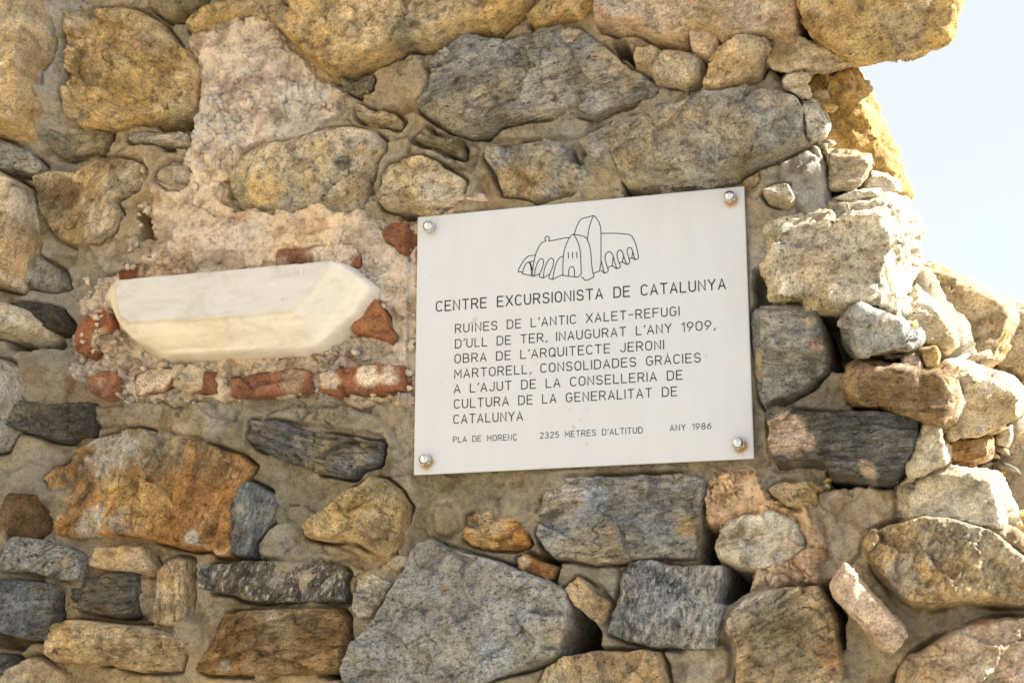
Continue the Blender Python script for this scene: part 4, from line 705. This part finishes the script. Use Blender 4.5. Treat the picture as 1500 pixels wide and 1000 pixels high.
# ------------------------------------------------------------------ plaque
def panel_uv(px, py): p = P(px, py, 0); return p[0], p[2]
plaque = empty('wall_plaque', (0, 0, PZ0-PH/2))
tag(plaque, 'white rectangular plaque with black writing, bolted to the stone wall', 'plaque')
BOLTS = [(630, 333.5), (1069.8, 290), (624.4, 674), (1082.4, 650)]
def make_panel():
    th = .005; nx, nz = 250, 200
    xs = np.concatenate([[PX0], np.linspace(PX0+.0006, PX0+PW-.0006, nx), [PX0+PW]]); zs = np.concatenate([[PZ0-PH], np.linspace(PZ0-PH+.0006, PZ0-.0006, nz), [PZ0]])
    x, z = np.meshgrid(xs, zs); y = np.zeros_like(x); y[0, :] = y[-1, :] = .0006; y[:, 0] = y[:, -1] = .0006
    nz2, nx2 = x.shape; idx = np.arange(nx2*nz2).reshape(nz2, nx2)
    Qd = np.stack([idx[:-1, :-1].ravel(), idx[:-1, 1:].ravel(), idx[1:, 1:].ravel(), idx[1:, :-1].ravel()], 1)
    V = np.stack([x.ravel(), y.ravel(), z.ravel()], 1)
    ring = np.concatenate([idx[0, :], idx[1:, -1], idx[-1, -2::-1], idx[-2:0:-1, 0]]); nb = len(ring)
    Vb = V[ring].copy(); Vb[:, 1] = th; b0 = len(V)
    a = np.arange(nb); c = (a+1) % nb
    Qs = np.stack([ring[c], ring[a], b0+a, b0+c], 1)
    V2 = np.concatenate([V, Vb])
    col = np.tile(np.array([.605, .645, .70]), (len(V2), 1))
    x, z = V2[:, 0], V2[:, 2]
    n = fbm(x*160, z*160, 0, 2, 3)
    for i, (bx, by) in enumerate(BOLTS):
        u, v = panel_uv(bx, by); k = (.25, .85, .85, 1.)[i]
        d = np.sqrt((x-u-.0015)**2+(z-v+.0035)**2)
        m = sstep(.0125, .0085, d+.0015*n)*k
        m = np.maximum(m, .28*k*sstep(.018, .009, d+.003*n))
        col = col*(1-m[:, None])+np.array([.42, .22, .03])*m[:, None]
    for (bx, by, r) in ((696, 468, 4), (775, 365, 1.4), (645, 560, 1.3), (630, 405, 1.5), (1075, 535, 1.5), (850, 615, 3), (835, 600, 2.5), (860, 598, 1.6), (1035, 520, 1.5), (988, 440, 1.4), (680, 490, 1.3), (990, 310, 1.2), (840, 625, 3), (860, 650, 2.), (955, 585, 1.2), (634, 330, 1)):
        u, v = panel_uv(bx, by); d = np.sqrt((x-u)**2+(z-v)**2)/(r*.001)
        m = sstep(1.3, .5, d+.5*n)*.4; col = col*(1-m[:, None])+np.array([.38, .33, .24])*m[:, None]
    me = raw_mesh('panel', V2, np.concatenate([Qd, Qs]), col)
    bm = bmesh.new(); bm.from_mesh(me); bm.verts.ensure_lookup_table()
    bm.faces.new([bm.verts[b0+i] for i in range(nb)][::-1]); bmesh.ops.recalc_face_normals(bm, faces=bm.faces); bm.to_mesh(me); bm.free()
    link('panel', me, panel_mat(), plaque, smooth=False)
make_panel()
INK = simple('black_ink', (.012, .012, .014), .5)
def arc(cx, cy, rx, ry, a0, a1, n=9): return [(cx+rx*math.cos(R(a0+(a1-a0)*i/n)), cy+ry*math.sin(R(a0+(a1-a0)*i/n))) for i in range(n+1)]
oval = arc(.3, .69, .3, .31, 0, 180)+arc(.3, .31, .3, .31, 180, 360)
oval = oval+[oval[0]]
cee = arc(.3, .69, .3, .31, 35, 180)+arc(.3, .31, .3, .31, 180, 325)
aa = [[(0, 0), (.31, 1), (.62, 0)], [(.1, .31), (.52, .31)]]
GL = {'A': (.62, aa), 'À': (.62, aa+[[(.31, 1.17), (.311, 1.20)]]),
 'B': (.6, [[(0, 0), (0, 1)]+[(.34, 1)]+arc(.34, .76, .22, .24, 90, -90)+[(0, .52)], [(.34, .52)]+arc(.36, .26, .24, .26, 90, -90)+[(0, 0)]]),
 'C': (.58, [cee]), 'Ç': (.58, [cee, [(.3, 0), (.34, -.1), (.27, -.17), (.2, -.15)]]),
 'D': (.61, [[(0, 0), (0, 1), (.28, 1)]+arc(.3, .69, .31, .31, 90, 0)+arc(.3, .31, .31, .31, 0, -90)+[(0, 0)]]),
 'E': (.55, [[(.55, 1), (0, 1), (0, 0), (.55, 0)], [(0, .52), (.47, .52)]]), 'F': (.55, [[(.55, 1), (0, 1), (0, 0)], [(0, .52), (.47, .52)]]),
 'G': (.6, [arc(.3, .69, .3, .31, 35, 180)+arc(.3, .31, .3, .31, 180, 360)+[(.6, .47), (.36, .47)]]), 'I': (.0, [[(0, 0), (0, 1)]]),
 'Ï': (.1, [[(.05, 0), (.05, .84)], [(-.04, 1.03), (-.04, 1.05)], [(.15, 1.03), (.15, 1.05)]]),
 'J': (.48, [[(.48, 1), (.48, .26)]+arc(.24, .26, .24, .26, 0, -165)]), 'L': (.5, [[(0, 1), (0, 0), (.5, 0)]]),
 'M': (.68, [[(0, 0), (0, 1), (.34, .34), (.68, 1), (.68, 0)]]), 'N': (.58, [[(0, 0), (0, 1), (.58, 0), (.58, 1)]]), 'O': (.6, [oval]),
 'P': (.58, [[(0, 0), (0, 1), (.33, 1)]+arc(.33, .74, .25, .26, 90, -90)+[(0, .48)]]), 'Q': (.6, [oval, [(.40, .24), (.63, -.03)]]),
 'R': (.6, [[(0, 0), (0, 1), (.33, 1)]+arc(.33, .74, .25, .26, 90, -90)+[(0, .48)], [(.33, .48), (.6, 0)]]),
 'S': (.58, [arc(.29, .75, .27, .25, 18, 270, 14)+arc(.29, .25, .29, .25, 90, -162, 14)[1:]]), 'T': (.6, [[(0, 1), (.6, 1)], [(.3, 1), (.3, 0)]]),
 'U': (.58, [[(0, 1), (0, .3)]+arc(.29, .3, .29, .3, 180, 360)+[(.58, 1)]]), 'X': (.62, [[(0, 0), (.62, 1)], [(0, 1), (.62, 0)]]), 'Y': (.62, [[(0, 1), (.31, .48), (.62, 1)], [(.31, .48), (.31, 0)]]),
 "'": (.1, [[(.1, 1.02), (.0, .82)]]), ',': (.12, [[(.12, .1), (.0, -.12)]]), '-': (.42, [[(0, .5), (.42, .5)]]),
 '0': (.6, [oval]), '1': (.22, [[(0, .8), (.22, 1), (.22, 0)]]), '2': (.56, [arc(.28, .72, .27, .28, 165, -25, 12)+[(0, 0), (.56, 0)]]),
 '3': (.56, [arc(.27, .76, .24, .24, 150, -90, 11)+arc(.27, .26, .28, .26, 90, -155, 12)[0:]]), '5': (.56, [[(.52, 1), (.08, 1), (.04, .54)]+arc(.27, .32, .28, .32, 125, -150, 12)]),
 '6': (.58, [[(.46, 1)]+arc(.29, .31, .29, .31, 150, 510, 20)]), '8': (.58, [arc(.29, .76, .23, .24, 270, 630, 18), arc(.29, .26, .29, .26, 90, 450, 18)]), '9': (.58, [arc(.29, .69, .29, .31, -30, 330, 20)+[(.13, 0)]])}
def ribbon(V, F, pts, w, y):
    """one pen stroke as a flat ribbon with mitred corners and rounded ends"""
    p = [pts[0]]
    for q in pts[1:]:
        if math.hypot(q[0]-p[-1][0], q[1]-p[-1][1]) > 1e-6: p.append(q)
    n = len(p)
    if n < 2: return
    closed = math.hypot(p[0][0]-p[-1][0], p[0][1]-p[-1][1]) < 1e-6
    if closed: p = p[:-1]; n -= 1
    Lf, Rt = [], []
    for i in range(n):
        if closed: a, b, c = p[i-1], p[i], p[(i+1) % n]
        else: a, b, c = p[max(i-1, 0)], p[i], p[min(i+1, n-1)]
        d1 = Vector((b[0]-a[0], b[1]-a[1])); d2 = Vector((c[0]-b[0], c[1]-b[1]))
        if d1.length == 0: d1 = d2
        if d2.length == 0: d2 = d1
        d1.normalize(); d2.normalize()
        nn = Vector((-(d1.y+d2.y), d1.x+d2.x))
        if nn.length < .2: nn = Vector((-d1.y, d1.x))
        nn.normalize(); k = 1/max(.55, nn.dot(Vector((-d1.y, d1.x))))
        Lf.append((b[0]+nn.x*w/2*k, b[1]+nn.y*w/2*k)); Rt.append((b[0]-nn.x*w/2*k, b[1]-nn.y*w/2*k))
    s = len(V)
    for (lx, lz), (rx, rz) in zip(Lf, Rt): V.append((lx, y, lz)); V.append((rx, y, rz))
    for i in range(n if closed else n-1):
        j = (i+1) % n; F.append((s+2*i+1, s+2*j+1, s+2*j, s+2*i))
    if not closed:
        for (e, o2) in ((0, 1), (n-1, n-2)):
            dx, dz = p[e][0]-p[o2][0], p[e][1]-p[o2][1]; a0 = math.atan2(dz, dx); s = len(V)
            for k in range(7): t = a0-math.pi/2+math.pi*k/6; V.append((p[e][0]+w/2*math.cos(t), y, p[e][1]+w/2*math.sin(t)))
            F.append(tuple(range(s, s+7)))
def stroke_obj(name, strokes, w):
    V, F = [], []
    for st_ in strokes: ribbon(V, F, st_, w, -.00035)
    me = bpy.data.meshes.new(name); me.from_pydata(V, [], F)
    return link(name, me, INK, plaque, smooth=False)
def text_line(txt, a, b, cap, w):
    (x0, z0), (x1, z1) = panel_uv(*a), panel_uv(*b); zb = (z0+z1)/2
    gap = .31; sp = .80; xx = 0; items = []
    for ch in txt:
        if ch == ' ': xx += sp-gap*.0; continue
        wd, stx = GL[ch]; items.append((xx, stx)); xx += wd+(gap if ch not in "'," else gap*.75)
    tot = xx-gap; sx = (x1-x0)/tot
    out = []
    for o_, stx in items:
        for s_ in stx:
            q = []
            for (u, v) in s_:
                X_ = x0+(o_+u)*sx; f = (X_-x0)/(x1-x0); q.append((X_, z0+(z1-z0)*f+v*cap))
            out.append(q)
    stroke_obj('inscription', out, w)
LINES = [("CENTRE EXCURSIONISTA DE CATALUNYA", (639.3, 456), (1062.6, 423), .0151, .0019), ("RUÏNES DE L'ANTIC XALET-REFUGI", (667.2, 487.3), (994.9, 461.6), .0127, .0015),
 ("D'ULL DE TER, INAUGURAT L'ANY 1909,", (667.2, 509.7), (1046.5, 482), .0127, .0015), ("OBRA DE L'ARQUITECTE JERONI", (666.4, 531.6), (972.2, 511), .0127, .0015),
 ("MARTORELL, CONSOLIDADES GRÀCIES", (666.2, 553.8), (1026, 529.8), .0127, .0015), ("A L'AJUT DE LA CONSELLERIA DE", (665.4, 575.6), (999.3, 555.2), .0127, .0015),
 ("CULTURA DE LA GENERALITAT DE", (665.6, 597.8), (991.4, 579.2), .0127, .0015), ("CATALUNYA", (664.8, 620.2), (765.4, 615.2), .0127, .0015),
 ("PLA DE MORENÇ", (664, 647.8), (757, 643.8), .0083, .0010), ("2325 METRES D'ALTITUD", (791.2, 641.8), (941, 633.8), .0083, .0010), ("ANY 1986", (981.6, 630.8), (1041.6, 627.6), .0083, .0010)]
for l in LINES: text_line(*l)
# the line drawing of the building
D = lambda *c: [(740+c[i]*.14, 305+c[i+1]*.14) for i in range(0, len(c), 2)]
DR = [D(135,665,150,620,180,570,215,525,245,500,280,493,315,493), D(135,665,180,668), D(180,685,190,640,210,590,235,565,250,568,265,590,272,640,275,700), D(180,685,300,712), D(245,565,298,553), D(265,570,280,650), D(270,585,283,640),
 D(300,712,285,700,290,620,305,540,325,460,355,400,385,358,400,350,428,345,428,338,416,325,418,307,430,297,445,295,457,303,462,318,458,335,455,345,500,338,600,315,672,308),
 D(308,700,315,640,335,575,360,535,380,525,398,535,403,560,395,610,360,690,355,715,392,732,400,720), D(300,712,365,685), D(400,720,408,650,430,580,460,535,482,520,500,530,508,555,500,610,465,690,455,735,498,745), D(400,730,465,690),
 D(498,745,505,690,520,620,545,550,575,512,605,505), D(498,745,585,700,605,700), D(605,705,603,600,610,480,630,400,660,330,690,285,712,272,735,300,765,360,783,430,792,540,798,725,605,705),
 D(712,272,830,293,860,330,885,390,898,480,905,590,915,670,935,718,840,762,810,722,798,722), D(724,268,745,200,775,135,795,112,925,78), D(862,322,868,260,885,180,910,110,928,78,955,105,985,150,1000,210,1003,260,1003,650,925,682),
 D(1005,265,1100,262,1200,265,1290,275,1320,285,1345,325,1370,385,1385,450,1398,522,1365,540,1352,525), D(1003,545,1020,610,1038,682,1085,662,1050,560,1045,510,1055,475,1080,453,1110,460,1130,500,1145,560,1168,635,1210,615,1180,540,1168,490,1178,450,1200,437,1225,450,1240,500,1255,545,1272,590,1308,572,1285,490,1272,455,1285,418,1305,408,1325,425,1340,470,1352,525,1365,540),
 D(1003,650,1038,682), D(1078,618,1122,602,1168,635), D(1130,500,1122,600), D(1198,572,1228,562,1272,590), D(1240,500,1226,562), D(1300,530,1325,520,1365,540), D(1335,455,1325,520),
 D(660,460,663,522), D(705,460,706,520), D(748,460,752,522), D(665,705,665,650,675,620,700,608,718,620,726,650,726,715)]
def smooth_line(p):
    for _ in range(1):
        if len(p) < 3: return p
        q = [p[0]]
        for a, b in zip(p[:-1], p[1:]):
            q.append((a[0]*.8+b[0]*.2, a[1]*.8+b[1]*.2)); q.append((a[0]*.2+b[0]*.8, a[1]*.2+b[1]*.8))
        q.append(p[-1]); p = q
    return p
stroke_obj('building_drawing', [[panel_uv(*q) for q in smooth_line(s_)] for s_ in DR], .00125)
STEEL = simple('bright_steel', (.66, .67, .68), .2, 1.0)
def bolt_mesh():
    bm = bmesh.new(); r = .0098; prof = [(1.0, 0), (1.0, .0045), (.93, .0056)]
    rings = []
    for f, h in prof: rings.append([bm.verts.new((r*f*math.cos(R(60*k+30)), -h, r*f*math.sin(R(60*k+30)))) for k in range(6)])
    for a, b in zip(rings[:-1], rings[1:]):
        for k in range(6): bm.faces.new((a[k], a[(k+1) % 6], b[(k+1) % 6], b[k]))
    bm.faces.new(rings[-1])
    dome = []; rd = .0082; n = 24
    for h, f in [(.0056, .97), (.0068, 1.0), (.0088, .985), (.0108, .93), (.0126, .82), (.0139, .64), (.0147, .42), (.0151, .2)]:
        dome.append([bm.verts.new((rd*f*math.cos(2*math.pi*k/n), -h-.0001, rd*f*math.sin(2*math.pi*k/n))) for k in range(n)])
    for a, b in zip(dome[:-1], dome[1:]):
        for k in range(n): f_ = bm.faces.new((a[k], a[(k+1) % n], b[(k+1) % n], b[k])); f_.smooth = True
    bm.faces.new(dome[-1])
    bmesh.ops.recalc_face_normals(bm, faces=bm.faces)
    me = bpy.data.meshes.new('cap_nut'); bm.to_mesh(me); bm.free(); me.materials.append(STEEL); return me
bmsh = bolt_mesh()
for i, (bx, by) in enumerate(BOLTS):
    u, v = panel_uv(bx, by); o = bpy.data.objects.new('cap_nut', bmsh); COL.objects.link(o); o.parent = plaque
    o.location = Vector((u, -.0002, v))-Vector(plaque.location); o.rotation_euler.y = R((12, 5, 20, 2)[i])

# ------------------------------------------------------------------ ground
def ground():
    m, t, b = nodes('dry_mountain_grass'); tc = N(t, 'ShaderNodeTexCoord')
    n = noise(t, tc.outputs['Object'], .8, 8, .65)
    t.links.new(ramp(t, n, [(.3, (.17, .15, .105)), (.5, (.30, .27, .20)), (.7, (.42, .38, .29))]), b.inputs['Base Color']); b.inputs['Roughness'].default_value = .95
    me = bpy.data.meshes.new('ground'); g = 900
    me.from_pydata([(-g, -g, 0), (g, -g, 0), (g, g, 0), (-g, g, 0)], [], [(0, 1, 2, 3)])
    o = link('ground', me, m); tag(o, kind='structure')
ground()
